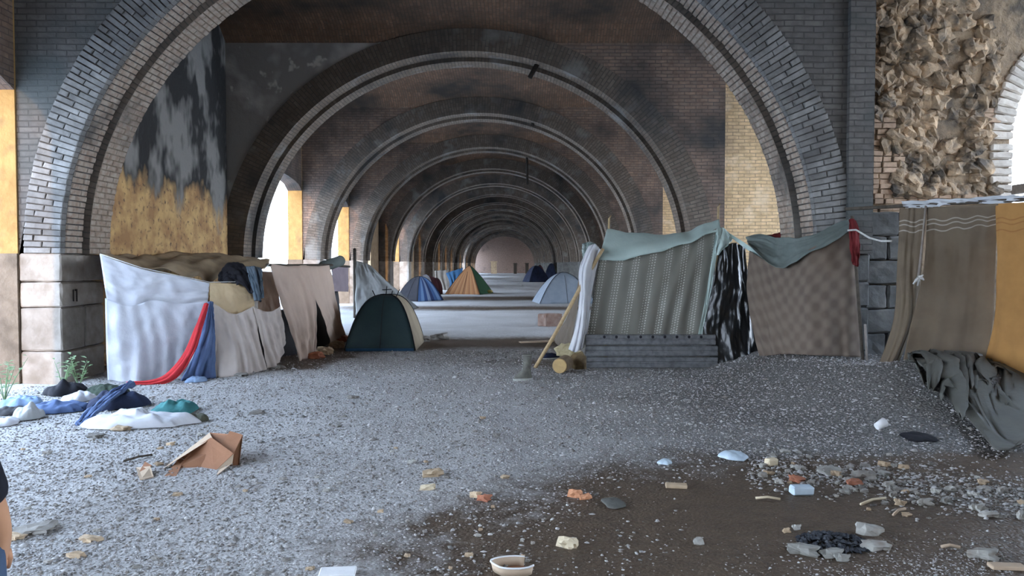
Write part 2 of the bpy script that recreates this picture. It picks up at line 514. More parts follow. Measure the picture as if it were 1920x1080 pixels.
# soffit bricks of the same rib: one joined part
def soffit_bricks():
    vs, fs = [], []
    base = np.array([(-.5, -.5, 0), (.5, -.5, 0), (.5, .5, 0), (-.5, .5, 0), (-.44, -.42, -1), (.44, -.42, -1), (.44, .42, -1), (-.44, .42, -1)], dtype=float)
    fc = [(4, 7, 6, 5), (0, 4, 5, 1), (1, 5, 6, 2), (2, 6, 7, 3), (3, 7, 4, 0)]
    for (a, rise, y0, y1) in ((A0 + 0.015, RISE + 0.015, 0.12, 0.52), (A0 - 0.085, RISE - 0.085, 0.52, TH)):
        tt = arc_points(a, rise, 0.080)
        for k in range(len(tt) - 1):
            t = 0.5 * (tt[k] + tt[k + 1])
            if 1.1 < t < 1.95: continue
            p = Vector((XC - a * math.cos(t), 0, SPR + rise * math.sin(t)))
            nrm = Vector((-math.cos(t) / a, 0, math.sin(t) / rise)).normalized()
            tan = Vector((nrm.z, 0, -nrm.x))
            ys = [y0]; y = y0 + (0.13 if k % 2 else 0.26)
            while y < y1 - 0.05: ys.append(y); y += 0.26
            ys.append(y1)
            for ya, yb in zip(ys[:-1], ys[1:]):
                h = 0.016 + RND.uniform(-0.007, 0.008)
                i0 = len(vs)
                for bx, by, bz in base:
                    q = p + Vector((0, (ya + yb) / 2 + bx * (yb - ya - 0.01), 0)) + tan * (by * 0.068) + nrm * (bz * h)
                    vs.append(tuple(q))
                fs += [tuple(i0 + j for j in f) for f in fc]
    me = bpy.data.meshes.new('soffit_bricks'); me.from_pydata(vs, [], fs)
    me.materials.append(M['soffit_solid'])
    tag(make_obj('soffit_bricks', me, RIBS[1]), kind='stuff')
M['soffit_solid'] = rough_mat('soffit_weathered_brick', (0.42, 0.36, 0.30), (0.30, 0.22, 0.17), 10, c3=(0.08, 0.078, 0.075), s3=0.8, lo3=0.5, hi3=0.68, bs_scale=40)
soffit_bricks()

# vaults: barrel along the hall crossed by lateral barrels, one surface
def zlat(u): return 6.5 + 0.6 * math.sqrt(max(0.0, 1 - u * u))
cv, cf, cuvs = [], [], []
NX, NY = 120, 14
xs = [XLO + (XAO - XLO) * k / NX for k in range(NX + 1)]
arc = [0.0]
for k in range(NX): arc.append(arc[-1] + math.hypot(xs[k + 1] - xs[k], zE(xs[k + 1]) - zE(xs[k])))
ceil_rows = []
bays = [(Y_BACK, RY(R_FIRST))] + [(RY(i) + TH, RY(i + 1)) for i in range(R_FIRST, R_LAST)] + [(RY(R_LAST) + TH, Y_END)]
mb = MB()
for (ya, yb) in bays:
    rows = []
    for j in range(NY + 1):
        u = -1 + 2 * j / NY
        y = ya - 0.05 + (yb - ya + 0.1) * j / NY
        rows.append([(x, y, max(zE(x) + 0.25 * (1 - u * u), zlat(u))) for x in xs])
    for j in range(NY):
        for k in range(NX):
            a, b, c, d = rows[j][k], rows[j + 1][k], rows[j + 1][k + 1], rows[j][k + 1]
            mb.quad(a, b, c, d, [(a[1], arc[k]), (b[1], arc[k]), (c[1], arc[k + 1]), (d[1], arc[k + 1])])
ceil = mb.build('ceiling', M['vault'], smooth=False)
tag(ceil, 'sooty brown brick vaults between the arch ribs', kind='structure')
# roof over the ribs and aisles so that no sky leaks in
mb = MB(); mb.box((XLO - 0.3, Y_BACK - 0.4, 7.5), (XAO + 0.8, Y_END + 0.5, 7.9))
tag(mb.build('roof', M['timber_grey']), 'flat roof slab above the brick vaults', kind='structure')

# left wall with open bays
wl_root = empty('wall_left'); tag(wl_root, 'pillared side wall with open bays letting daylight in', kind='structure')
mb = MB()
HEAD = 3.9
mb_s = MB()
for i in range(R_FIRST, R_LAST + 1):
    mb.box((XLO, RY(i), SPR), (XL, RY(i) + TH, 7.5))
    mb_s.box((XLO - 0.02, RY(i) - 0.02, -0.25), (XL, RY(i) + TH, SPR))
mb.box((XLO, Y_BACK, HEAD), (XL, Y_END, 7.5)) if False else None
mb.build('wall_pillars', M['jamb'], wl_root)
mb_s.build('wall_pillar_feet', M['stone_foot'], wl_root)
CLOSED_L = (-3, 1, 7, 11, 15)  # unseen bays behind the viewpoint left open for added light
PART_L = (4, 6, 8, 9, 10, 12, 14, 16, 17)
bm_up = MB()
for i in range(R_FIRST - 1, R_LAST + 1):
    ya = RY(i) + TH if i >= R_FIRST else Y_BACK
    yb = RY(i + 1) if i < R_LAST else Y_END
    if i in CLOSED_L:
        b = MB()
        b.box((XL - 0.3, ya, -0.25), (XL + (0.22 if i == 1 else 0.0), yb, 7.5))
        b.build('wall_infill', M['burnt'] if i == 1 else M['spandrel'], wl_root)
    else:
        if i in PART_L:
            b = MB(); b.box((XL - 0.3, yb - 2.1, -0.25), (XL, yb, 7.5)); b.build('wall_infill', M['ochre_plain'], wl_root)
        n = 16
        for k in range(n):
            u0, u1 = -1 + 2 * k / n, -1 + 2 * (k + 1) / n
            p0, p1 = ya + (yb - ya) * k / n, ya + (yb - ya) * (k + 1) / n
            h0, h1 = HEAD + 0.35 * math.sqrt(max(0, 1 - u0 * u0)), HEAD + 0.35 * math.sqrt(max(0, 1 - u1 * u1))
            bm_up.quad((XL, p0, h0), (XL, p1, h1), (XL, p1, 7.5), (XL, p0, 7.5))
            bm_up.quad((XLO, p1, h1), (XLO, p0, h0), (XLO, p0, 7.5), (XLO, p1, 7.5))
            bm_up.quad((XLO, p0, h0), (XLO, p1, h1), (XL, p1, h1), (XL, p0, h0))
bm_up.build('wall_head', M['spandrel'], wl_root)

# right side: aisle partitions in line with the ribs and an outer wall with window openings
for i in range(R_FIRST, R_LAST + 1):
    y0, y1 = RY(i) + 0.3, RY(i) + 0.75
    if i == 1:
        root = empty('wall_partition_1'); tag(root, 'rough ochre rubble wall beside the first arch rib, above the hung blankets', kind='structure')
        PART1 = root
        mb = MB()
        mb.box((XR, y0, -0.25), (6.82, y1, 7.5))
        mb.box((9.3, y0, -0.25), (XAO, y1, 7.5))
        n = 24; xa, xb = 6.82, 9.3; c = (xa + xb) / 2; hw = (xb - xa) / 2
        for k in range(n):
            p0, p1 = xa + (xb - xa) * k / n, xa + (xb - xa) * (k + 1) / n
            h0 = 3.3 + 1.4 * math.sqrt(max(0, 1 - ((p0 - c) / hw) ** 2)); h1 = 3.3 + 1.4 * math.sqrt(max(0, 1 - ((p1 - c) / hw) ** 2))
            mb.quad((p0, y0, h0), (p1, y0, h1), (p1, y0, 7.5), (p0, y0, 7.5))
            mb.quad((p1, y1, h1), (p0, y1, h0), (p0, y1, 7.5), (p1, y1, 7.5))
            mb.quad((p0, y0, h0), (p0, y1, h0), (p1, y1, h1), (p1, y0, h1))
        mb.build('rubble_core', M['loam'], root)
        # pale brick arch
        for k in range(30):
            if k < 10: z = 2.2 + k * 0.11; p = Vector((xa, 0, z)); ang = 0
            else:
                th = (k - 9.5) / 20 * 1.45
                p = Vector((c - hw * math.cos(th), 0, 3.3 + 1.4 * math.sin(th))); ang = math.atan2(math.sin(th) * hw, math.cos(th) * 1.4)
            o = make_obj('arch_brick', None or block_mesh('arch_brick', 0.30, 0.34, 0.095, M['arch_pale'], k, 0.008), root)
            o.location = (p.x - 0.12 * math.cos(ang), y0 + 0.12, p.z + 0.12 * math.sin(ang)); o.rotation_euler = (0, ang, 0)
    else:
        mb = MB(); mb.box((XR, y0, -0.25), (XAO, y1, 7.5))
        nm = 'wall_partition_%d' % (i if i > 0 else R_LAST + 1 - i)
        w = mb.build(nm, M['ochre_brick'])
        tag(w, ('ochre brick cross wall in the side aisle beside the %s arch rib' % ORD[i - 1]) if i > 0 else 'ochre brick cross wall in the side aisle behind the viewpoint, %s back' % ORD[-i], kind='structure')
mb = MB()
for i in range(R_FIRST - 1, R_LAST + 1):
    ya = RY(i) + 0.75 if i >= R_FIRST else Y_BACK
    yb = RY(i + 1) + 0.3 if i < R_LAST else Y_END
    if i < -2 or (i > 0 and i % 5 == 4):
        mb.box((XAO, ya, -0.25), (XAO + 0.45, yb, 7.5)); continue
    wa, wb, s, h = ((ya + 0.3, yb - 0.3, 0.4, 5.8) if i in (1, 2, -1, -2) else (ya + 1.0, yb - 1.0, 0.7, 4.3)) if i else (ya + 0.6, yb - 0.6, 2.0, 5.6)  # openings behind the viewpoint added and some widened to bring in light
    mb.box((XAO, ya - 0.45, -0.25), (XAO + 0.45, wa, 7.5)); mb.box((XAO, wb, -0.25), (XAO + 0.45, yb, 7.5))
    mb.box((XAO, wa, -0.25), (XAO + 0.45, wb, s)); mb.box((XAO, wa, h), (XAO + 0.45, wb, 7.5))
wr = mb.build('wall_right', M['ochre_brick'])
tag(wr, 'outer aisle wall with window openings, those behind the viewpoint added for light', kind='structure')
for i in (1, 2):
    ya, yb = RY(i) + 1.05, RY(i + 1) + 0.0
    w = empty('window_%d' % i, (XAO + 0.2, (ya + yb) / 2, 0.7)); tag(w, 'open window with bare grey timber bars in the aisle of the %s bay' % ORD[i], kind='structure')
    for nm, lo, hi in (('transom', (-0.06, -(yb - ya) / 2, 2.25), (0.06, (yb - ya) / 2, 2.43)), ('mullion', (-0.05, -0.06, 0.0), (0.05, 0.06, 5.1)), ('mullion', (-0.05, 1.3, 0.0), (0.05, 1.42, 5.1)), ('mullion', (-0.05, -1.42, 0.0), (0.05, -1.3, 5.1))):
        b = MB(); b.box(lo, hi); b.build(nm, M['timber_grey'], w)

# ends of the hall
mb = MB(); mb.box((XLO, Y_END, -0.25), (XAO, Y_END + 0.4, 7.5))
tag(mb.build('wall_end', M['endwall']), 'brown brick wall closing the far end of the hall', kind='structure')
mb = MB(); mb.box((XLO, Y_BACK - 0.4, -0.25), (XAO, Y_BACK, 7.5))
tag(mb.build('wall_back', M['spandrel']), 'brick wall closing the hall behind the viewpoint', kind='structure')

# rubble stones and bricks of the partition beside the first rib, piece by piece
def rock_mesh(name, seed, mat, flat=1.0, jag=0.22, cuts=1):
    r = random.Random(seed)
    bm = bmesh.new(); bmesh.ops.create_cube(bm, size=1.0)
    bmesh.ops.subdivide_edges(bm, edges=bm.edges[:], cuts=cuts, use_grid_fill=True)
    off = Vector((seed * 3.1, seed * 1.7, 0))
    for v in bm.verts:
        d = v.co.normalized()
        k = 0.5 * (0.75 + 0.25 * v.co.length / 0.5)
        v.co = d * k * (1 + jag * noise.noise(d * 1.6 + off) * 2) + Vector((r.uniform(-1, 1), r.uniform(-1, 1), r.uniform(-1, 1))) * 0.03
        v.co.z *= flat
    me = bpy.data.meshes.new(name); bm.to_mesh(me); bm.free(); me.materials.append(mat)
    return me
bk2 = []
for me in bk:
    m2 = me.copy(); m2.materials[0] = M['brick_ochre_solid']; bk2.append(m2)
rocks = [rock_mesh('rubble_stone', s, M['rock'], 1.0, 0.30, 2) for s in range(8)]
yw = RY(1) + 0.3
z = 2.25; row = 0
nst = 0
while z < 5.45:
    hrow = RND.uniform(0.12, 0.17)
    x = XR + 0.02 + RND.uniform(0, 0.1)
    while x < 6.55:
        w = RND.uniform(0.12, 0.21)
        is_brick = (z < 3.55 and x < XR + 0.15 + 0.5 * RND.random()) or (x > 6.3 and 3.4 < z < 4.1 and RND.random() < 0.6)
        if is_brick or z < 2.5:
            zz = z
            while zz < z + hrow - 0.03:
                o = make_obj('brick', RND.choice(bk2), PART1)
                o.location = (x + w / 2, yw + 0.01 + RND.uniform(-0.015, 0.03), zz + 0.036); o.scale = (min(w, 0.25) - 0.01, 0.1, 0.064)
                zz += 0.076; nst += 1
        elif RND.random() < (0.97 if x < 5.8 else 0.5):
            o = make_obj('stone', RND.choice(rocks), PART1)
            o.location = (x + w / 2, yw + RND.uniform(-0.01, 0.07), z + hrow / 2)
            o.rotation_euler = (RND.uniform(-.4, .4), RND.uniform(-.5, .5), RND.uniform(-.4, .4))
            o.scale = (w * 1.45, RND.uniform(0.16, 0.34), hrow * 1.5); nst += 1
        x += w + 0.01
    z += hrow

zz = 0.0
for k in range(7):
    hh = 0.33
    for x0, x1 in (((XR + 0.0, XR + 0.30), (XR + 0.31, XR + 0.75)) if k % 2 else ((XR + 0.0, XR + 0.46), (XR + 0.47, XR + 0.75))):
        o = make_obj('stone_block', block_mesh('partition_block', x1 - x0 - 0.01, 0.2, hh - 0.012, M['stone_dark'], k * 7 + int(x0 * 10), 0.008), PART1)
        o.location = ((x0 + x1) / 2, yw - 0.06, zz + hh / 2)
    zz += hh
# dark strip of masonry at the end of the first spandrel
mb = MB(); mb.box((XR - 0.33, -0.05, SPR), (XR, 0.1, 7.4)); mb.build('pilaster_strip', M['span_grey'], RIBS[1])
# worn mark on the pier's inner face
mk = empty('painted_mark', (XC - A0 + 0.006, 0.28, 1.17)); mk.parent = RIBS[1]; mk['label'] = 'small dark painted mark like the figure eleven'
for yo, h in ((-0.035, 0.16), (0.045, 0.17)):
    b = MB(); b.box((0, yo, -h / 2), (0.012, yo + 0.014, h / 2)); b.build('stroke', M['rust'], mk)
b = MB(); b.box((0, 0.015, 0.06), (0.012, 0.05, 0.085)); b.build('stroke', M['rust'], mk)
# iron brackets left hanging under the ribs
for i, (pa, pb_, lab) in {2: ((1013, 110), (993, 146), 'black iron bar hanging aslant under the crown of the second rib'), 3: ((1000, 214), (999, 236), 'short black iron stub under the crown of the third rib'), 5: ((988, 292), (989, 346), 'thin black iron rod hanging below the crowns farther in')}.items():
    d = RY(i) + 0.3 if i != 5 else RY(4) + 0.6
    a, c = Q(pa[0], pa[1], d), Q(pb_[0], pb_[1], d)
    top = Vector((a.x, d, SPR + RISE * math.sqrt(1 - ((a.x - XC) / A0) ** 2) + 0.06))
    root = empty('iron_hanger', top); tag(root, lab, 'iron bar')
    tube_obj('bar', [Vector((0, 0, 0)), a - top, c - top] if (a - top).length > 0.03 else [Vector((0, 0, 0)), c - top], 0.055 if i != 5 else 0.05, M['rust'], root, seg=8)
    b = MB(); b.box((-0.1, -0.08, -0.03), (0.1, 0.08, 0.0)); b.build('fixing_plate', M['rust'], root)
# ------------------------------------------------------------------ ground
def mud_at(x, y):
    """how muddy the ground is, 0..1 (bare wet mud at the hall's near right, darker brown strips further in)"""
    n = noise.noise((x * 0.8, y * 0.8, 2.0)) * 0.8 + noise.noise((x * 2.3, y * 2.3, 7.0)) * 0.5 + noise.noise((x * 6.3, y * 6.3, 9.0)) * 0.25
    a = sstep(-1.6, 0.9, x + 0.35 * (y - 4.0) * -1.0 + n) * (1 - sstep(5.0, 6.9, y + n * 0.9 - 0.05 * x))
    b = 0.9 * math.exp(-((y - 15.2 - 0.15 * x) / 1.3) ** 2) * sstep(-4.5, -2.5, x + n)
    c = 0.8 * math.exp(-((y - 12.0) / 0.7) ** 2) * sstep(-0.8, 0.6, x + n) * 0.8
    d = 0.8 * math.exp(-((y - 35) / 2.5) ** 2) + 0.7 * math.exp(-((y - 27.0) / 1.6) ** 2)
    e = 0.8 * sstep(-2.6, -3.4, x - 0.15 * (y - 11) + n * 0.5) * sstep(10.8, 11.5, y) * (1 - sstep(16, 18, y))
    return min(1.0, max(a, b, c, d, e))

def damp_at(x, y):  # shade painted into the gravel, darker to the right where less daylight reaches
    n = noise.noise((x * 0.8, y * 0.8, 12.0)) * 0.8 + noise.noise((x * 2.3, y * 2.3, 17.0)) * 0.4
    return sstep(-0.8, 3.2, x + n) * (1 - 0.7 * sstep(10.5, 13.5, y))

def ground_mat():
    m, nt, bs, out = new_mat('gravel_and_mud')
    pos = position(nt)
    at = nt.nodes.new('ShaderNodeAttribute'); at.attribute_name = 'mud'
    n_f = noise_tex(nt, pos, 60, 4); n_m = noise_tex(nt, pos, 9, 5); n_l = noise_tex(nt, pos, 0.7, 4)
    vo = N(nt, 'ShaderNodeTexVoronoi', Scale=42.0); nt.links.new(pos, vo.inputs['Vector'])
    peb = mixc(nt, ramp(nt, vo.outputs['Distance'], 0.1, 0.75), (0.62, 0.615, 0.61), (0.30, 0.295, 0.29))
    grav = mixc(nt, ramp(nt, n_f, 0.35, 0.7), peb, (0.52, 0.51, 0.50))
    grav = mixc(nt, ramp(nt, n_l, 0.4, 0.7), grav, (0.40, 0.385, 0.37))
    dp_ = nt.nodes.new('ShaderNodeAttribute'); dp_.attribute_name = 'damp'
    wet = mixc(nt, ramp(nt, vo.outputs['Distance'], 0.1, 0.75), (0.24, 0.235, 0.225), (0.10, 0.098, 0.094))  # darker gravel tones for the shade painted on the right
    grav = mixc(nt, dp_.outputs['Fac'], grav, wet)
    mud = mixc(nt, ramp(nt, n_m, 0.35, 0.7), (0.115, 0.082, 0.056), (0.08, 0.058, 0.041))
    mud = mixc(nt, ramp(nt, n_f, 0.55, 0.75), mud, (0.17, 0.13, 0.095))
    mad = N(nt, 'ShaderNodeMath', operation='MULTIPLY_ADD'); nt.links.new(n_m, mad.inputs[0]); mad.inputs[1].default_value = 0.7; 
    nt.links.new(at.outputs['Fac'], mad.inputs[2])
    f = ramp(nt, mad.outputs[0], 0.55, 1.1)
    nt.links.new(mixc(nt, f, grav, mud), bs.inputs['Base Color'])
    rr = N(nt, 'ShaderNodeMapRange'); rr.inputs[3].default_value = 0.95; rr.inputs[4].default_value = 0.52
    nt.links.new(f, rr.inputs[0]); nt.links.new(rr.outputs[0], bs.inputs['Roughness'])
    hh = N(nt, 'ShaderNodeMath', operation='MULTIPLY_ADD'); nt.links.new(vo.outputs['Distance'], hh.inputs[0]); hh.inputs[1].default_value = -1.0; nt.links.new(n_f, hh.inputs[2])
    bump(nt, bs, hh.outputs[0], 0.6, 0.015)
    return m
M['ground'] = ground_mat()
def ground_patch(name, xs, ys, parent=None):
    P = np.zeros((len(ys), len(xs), 3)); md = np.zeros((len(ys), len(xs))); dm = np.zeros((len(ys), len(xs)))
    for j, y in enumerate(ys):
        for k, x in enumerate(xs):
            P[j, k] = (x, y, ground_z(x, y)); md[j, k] = mud_at(x, y); dm[j, k] = damp_at(x, y)
    me = grid_mesh(name, P, M['ground'])
    a = me.attributes.new('mud', 'FLOAT', 'POINT'); a.data.foreach_set('value', md.astype(np.float32).ravel())
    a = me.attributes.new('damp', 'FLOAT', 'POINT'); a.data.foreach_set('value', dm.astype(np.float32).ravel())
    return make_obj(name, me, parent)
xs = np.unique(np.concatenate([np.arange(-8, -6, 0.5), np.arange(-6, 7.01, 0.07), np.arange(7.5, 10.6, 0.5)]))
ys = np.unique(np.concatenate([np.arange(-16, 1.5, 1.0), np.arange(1.5, 13, 0.07), np.arange(13, 40, 0.3), np.arange(40, 133, 2.5)]))
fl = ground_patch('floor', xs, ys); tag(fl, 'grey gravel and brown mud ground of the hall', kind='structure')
mb = MB(); mb.quad((-90, -60, -0.22), (90, -60, -0.22), (90, 220, -0.22), (-90, 220, -0.22))
tag(mb.build('ground_outside', M['outside']), 'pale yard ground outside the hall', kind='structure')
# ------------------------------------------------------------------ cloth helpers and materials
def lin(r, g, b):
    f = lambda c: ((c / 255 + 0.055) / 1.055) ** 2.4 if c > 10 else c / 255 / 12.92
    return (f(r), f(g), f(b))

def resample(pts, n):
    pts = [Vector(p) for p in pts]
    if len(pts) == 1: return [pts[0].copy() for _ in range(n)]
    # smooth curve through the given points
    dense = []
    for i in range(len(pts) - 1):
        p0, p1, p2, p3 = pts[max(i - 1, 0)], pts[i], pts[i + 1], pts[min(i + 2, len(pts) - 1)]
        for k in range(12):
            t = k / 12
            dense.append(0.5 * ((2 * p1) + (p2 - p0) * t + (2 * p0 - 5 * p1 + 4 * p2 - p3) * t * t + (3 * p1 - p0 - 3 * p2 + p3) * t ** 3))
    dense.append(pts[-1])
    L = [0.0]
    for a, b in zip(dense[:-1], dense[1:]): L.append(L[-1] + (b - a).length)
    out, j = [], 0
    for k in range(n):
        s = L[-1] * k / (n - 1)
        while j < len(L) - 2 and L[j + 1] < s: j += 1
        t = (s - L[j]) / max(1e-9, L[j + 1] - L[j])
        out.append(dense[j].lerp(dense[j + 1], t))
    return out

def cloth_grid(rows, nu=48, nv=36, folds=5, amp=0.02, wr=0.012, seed=0, top_hold=0.25, skew=0.0):
    """surface through a list of polylines (top to bottom) with hanging folds and wrinkles"""
    R = [resample(r, nu) for r in rows]
    cols = [resample([R[j][k] for j in range(len(R))], nv) for k in range(nu)]
    P = np.array([[tuple(cols[k][j]) for k in range(nu)] for j in range(nv)])
    du = np.gradient(P, axis=1); dv = np.gradient(P, axis=0)
    nrm = np.cross(du, dv); nrm /= np.maximum(1e-9, np.linalg.norm(nrm, axis=2, keepdims=True))
    mean = nrm.mean(axis=(0, 1)); mean /= max(1e-9, np.linalg.norm(mean))
    uu, vv = np.meshgrid(np.linspace(0, 1, nu), np.linspace(0, 1, nv))
    h = np.zeros((nv, nu))
    for j in range(nv):
        for k in range(nu):
            u, v = uu[j, k], vv[j, k]
            ph = noise.noise((u * 2.0, v * 1.1, seed * 3.7)) * 2.2
            f = math.sin(2 * math.pi * (folds * (u + skew * v)) + ph * 2.0 + seed)
            h[j, k] = amp * (top_hold + (1 - top_hold) * v ** 0.8) * f * (0.6 + 0.8 * noise.noise((u * 3, seed, 1.0)))
            h[j, k] += wr * (noise.noise((u * 7, v * 6, seed + 0.5)) + 0.5 * noise.noise((u * 15, v * 13, seed + 2.5)))
    P = P + mean[None, None, :] * h[:, :, None]
    su = np.cumsum(np.linalg.norm(np.diff(P, axis=1, prepend=P[:, :1]), axis=2), axis=1)
    sv = np.cumsum(np.linalg.norm(np.diff(P, axis=0, prepend=P[:1]), axis=2), axis=0)
    return P, np.stack([su, sv], -1)

def sheet(name, rows, mat, label=None, cat=None, group=None, parent=None, thick=0.004, **kw):
    P, uv = cloth_grid(rows, **kw)
    if parent is None:
        o0 = P.reshape(-1, 3).mean(axis=0); o0[2] = P[..., 2].min()
        me = grid_mesh(name, P - o0, mat, uv=uv)
        o = make_obj(name, me); o.location = o0
        tag(o, label, cat, group)
    else:
        o = make_obj(name, grid_mesh(name, P - np.array(parent.location), mat, uv=uv), parent)
    s = o.modifiers.new('thickness', 'SOLIDIFY'); s.thickness = thick; s.offset = 0
    return o

def L3(*pts):
    """[(px, py, depth), ...] -> world points"""
    return [Q(*p) for p in pts]

M['white'] = cloth_mat('white_bedsheet', (0.70, 0.72, 0.77), (0.60, 0.62, 0.68), 0.2)
M['white2'] = cloth_mat('white_cotton', (0.78, 0.78, 0.80), (0.66, 0.67, 0.71), 0.2)
M['red'] = cloth_mat('red_cloth', (0.60, 0.045, 0.05), (0.42, 0.03, 0.04), 0.1)
M['darkred'] = cloth_mat('dark_red_cloth', (0.16, 0.02, 0.022), (0.10, 0.014, 0.016), 0.1)
M['denim'] = cloth_mat('blue_quilt', (0.13, 0.19, 0.34), (0.08, 0.12, 0.24), 0.05)
M['cream'] = cloth_mat('cream_cotton', (0.82, 0.66, 0.42), (0.74, 0.58, 0.37), 0.35)
M['greige'] = cloth_mat('pale_grey_pink_cotton', (0.80, 0.72, 0.66), (0.72, 0.64, 0.59), 0.35)
M['peach'] = cloth_mat('peach_curtain', (0.84, 0.69, 0.58), (0.77, 0.62, 0.52), 0.4)
M['tan'] = cloth_mat('tan_blanket', (0.46, 0.34, 0.26), (0.40, 0.29, 0.22), 0.05)
M['browntarp'] = cloth_mat('khaki_brown_tarp', (0.40, 0.30, 0.19), (0.28, 0.21, 0.14), 0.05)
M['black'] = cloth_mat('black_fleece', (0.012, 0.012, 0.016), (0.02, 0.02, 0.026), 0.0)
M['greyjean'] = cloth_mat('grey_blue_denim', (0.11, 0.14, 0.17), (0.06, 0.09, 0.12), 0.0)
M['mauve'] = cloth_mat('mauve_towel', (0.34, 0.28, 0.31), (0.28, 0.23, 0.26), 0.1)
M['charcoal'] = cloth_mat('charcoal_blanket', (0.05, 0.048, 0.05), (0.035, 0.034, 0.036), 0.0)
M['palegrey'] = cloth_mat('pale_grey_tarp', (0.50, 0.51, 0.50), (0.42, 0.43, 0.42), 0.15)
M['tentgreen'] = cloth_mat('dark_green_nylon', (0.035, 0.065, 0.068), (0.026, 0.048, 0.058), 0.0, rough=0.6, wr=0.15)
M['tentbeige'] = cloth_mat('beige_nylon', (0.40, 0.33, 0.24), (0.30, 0.25, 0.18), 0.1, wr=0.2)
M['mint'] = cloth_mat('mint_tarp', (0.60, 0.72, 0.68), (0.50, 0.62, 0.59), 0.2, rough=0.6)
M['greentarp'] = cloth_mat('grey_green_tarp', (0.17, 0.20, 0.185), (0.12, 0.145, 0.135), 0.05)
M['groundtarp'] = cloth_mat('grey_ground_tarp', (0.13, 0.13, 0.115), (0.10, 0.10, 0.09), 0.0)
M['navy'] = cloth_mat('navy_cloth', (0.025, 0.035, 0.075), (0.016, 0.02, 0.04), 0.0)
M['teal'] = cloth_mat('teal_cloth', (0.06, 0.22, 0.22), (0.04, 0.15, 0.16), 0.0)
M['skyblue'] = cloth_mat('light_blue_cloth', (0.26, 0.36, 0.52), (0.18, 0.27, 0.42), 0.0)
M['bluetarp'] = cloth_mat('blue_tarp', (0.035, 0.10, 0.19), (0.025, 0.07, 0.14), 0.1)
M['orange'] = cloth_mat('orange_brown_nylon', (0.42, 0.20, 0.085), (0.34, 0.16, 0.07), 0.2)
M['flygreen'] = cloth_mat('bottle_green_nylon', (0.035, 0.10, 0.05), (0.025, 0.075, 0.04), 0.05)
M['greyblue'] = cloth_mat('grey_blue_nylon', (0.27, 0.31, 0.36), (0.22, 0.26, 0.31), 0.15)
M['maroon'] = cloth_mat('maroon_cloth', (0.10, 0.035, 0.04), (0.07, 0.03, 0.035), 0.0)
M['rope'] = rough_mat('white_cord', (0.62, 0.62, 0.60), (0.5, 0.5, 0.48), 30)
M['wood'] = rough_mat('pale_stick_wood', (0.52, 0.39, 0.22), (0.42, 0.30, 0.17), 20)
M['darkwood'] = rough_mat('dark_pole_wood', (0.09, 0.075, 0.06), (0.06, 0.05, 0.04), 20)
M['card'] = rough_mat('brown_cardboard', (0.36, 0.175, 0.095), (0.30, 0.145, 0.08), 4, bs_scale=60, bdist=0.003)
M['cardpale'] = rough_mat('pale_cardboard', (0.52, 0.40, 0.29), (0.45, 0.34, 0.24), 5, bs_scale=60, bdist=0.003)
M['paper'] = rough_mat('white_paper', (0.80, 0.80, 0.80), (0.7, 0.7, 0.7), 8, bstr=0.2)
M['bluewhite'] = rough_mat('pale_blue_plastic', (0.55, 0.66, 0.74), (0.45, 0.55, 0.64), 12, rough=0.4, bstr=0.3)

def plastic_black():
    m, nt, bs, out = new_mat('black_plastic_film')
    pos = position(nt)
    bs.inputs['Base Color'].default_value = (0.008, 0.009, 0.010, 1); bs.inputs['Roughness'].default_value = 0.28
    bs.inputs['Specular IOR Level'].default_value = 0.5
    st = N(nt, 'ShaderNodeMapping'); st.inputs['Scale'].default_value = (3.0, 3.0, 1.0); nt.links.new(pos, st.inputs[0])
    bump(nt, bs, noise_tex(nt, st.outputs[0], 3.0, 3, 0.5), 0.5, 0.04)
    return m
M['blackfilm'] = plastic_black()

def lace_mat():
    m, nt, bs, out = new_mat('lace_curtain')
    uv = nt.nodes.new('ShaderNodeUVMap'); sep = nt.nodes.new('ShaderNodeSeparateXYZ'); nt.links.new(uv.outputs[0], sep.inputs[0])
    def wave(sock, freq, lo, hi):
        k = N(nt, 'ShaderNodeMath', operation='MULTIPLY'); nt.links.new(sock, k.inputs[0]); k.inputs[1].default_value = freq * 2 * math.pi
        s = N(nt, 'ShaderNodeMath', operation='SINE'); nt.links.new(k.outputs[0], s.inputs[0])
        r = N(nt, 'ShaderNodeMapRange'); r.inputs[1].default_value = lo; r.inputs[2].default_value = hi; nt.links.new(s.outputs[0], r.inputs[0])
        return r.outputs[0]
    stripe = wave(sep.outputs[0], 3.9, 0.05, 0.4)          # wide openwork bands
    dx = wave(sep.outputs[0], 23.4, -0.1, 0.6); dz = wave(sep.outputs[1], 24.0, -0.1, 0.6)
    mu = N(nt, 'ShaderNodeMath', operation='MULTIPLY'); nt.links.new(dx, mu.inputs[0]); nt.links.new(dz, mu.inputs[1])
    dots = N(nt, 'ShaderNodeMath', operation='MULTIPLY'); nt.links.new(mu.outputs[0], dots.inputs[0]); nt.links.new(stripe, dots.inputs[1])
    soft = wave(sep.outputs[0], 3.9, -1.0, 1.0)
    pos = position(nt)
    base = mixc(nt, soft, (0.19, 0.185, 0.16), (0.30, 0.295, 0.26))
    base = mixc(nt, ramp(nt, noise_tex(nt, pos, 2.5, 4), 0.4, 0.7), base, (0.21, 0.20, 0.17))
    col = mixc(nt, dots.outputs[0], base, (0.66, 0.66, 0.60))
    nt.links.new(col, bs.inputs['Base Color']); bs.inputs['Roughness'].default_value = 0.95
    bump(nt, bs, dots.outputs[0], 0.5, 0.004)
    return m
M['lace'] = lace_mat()

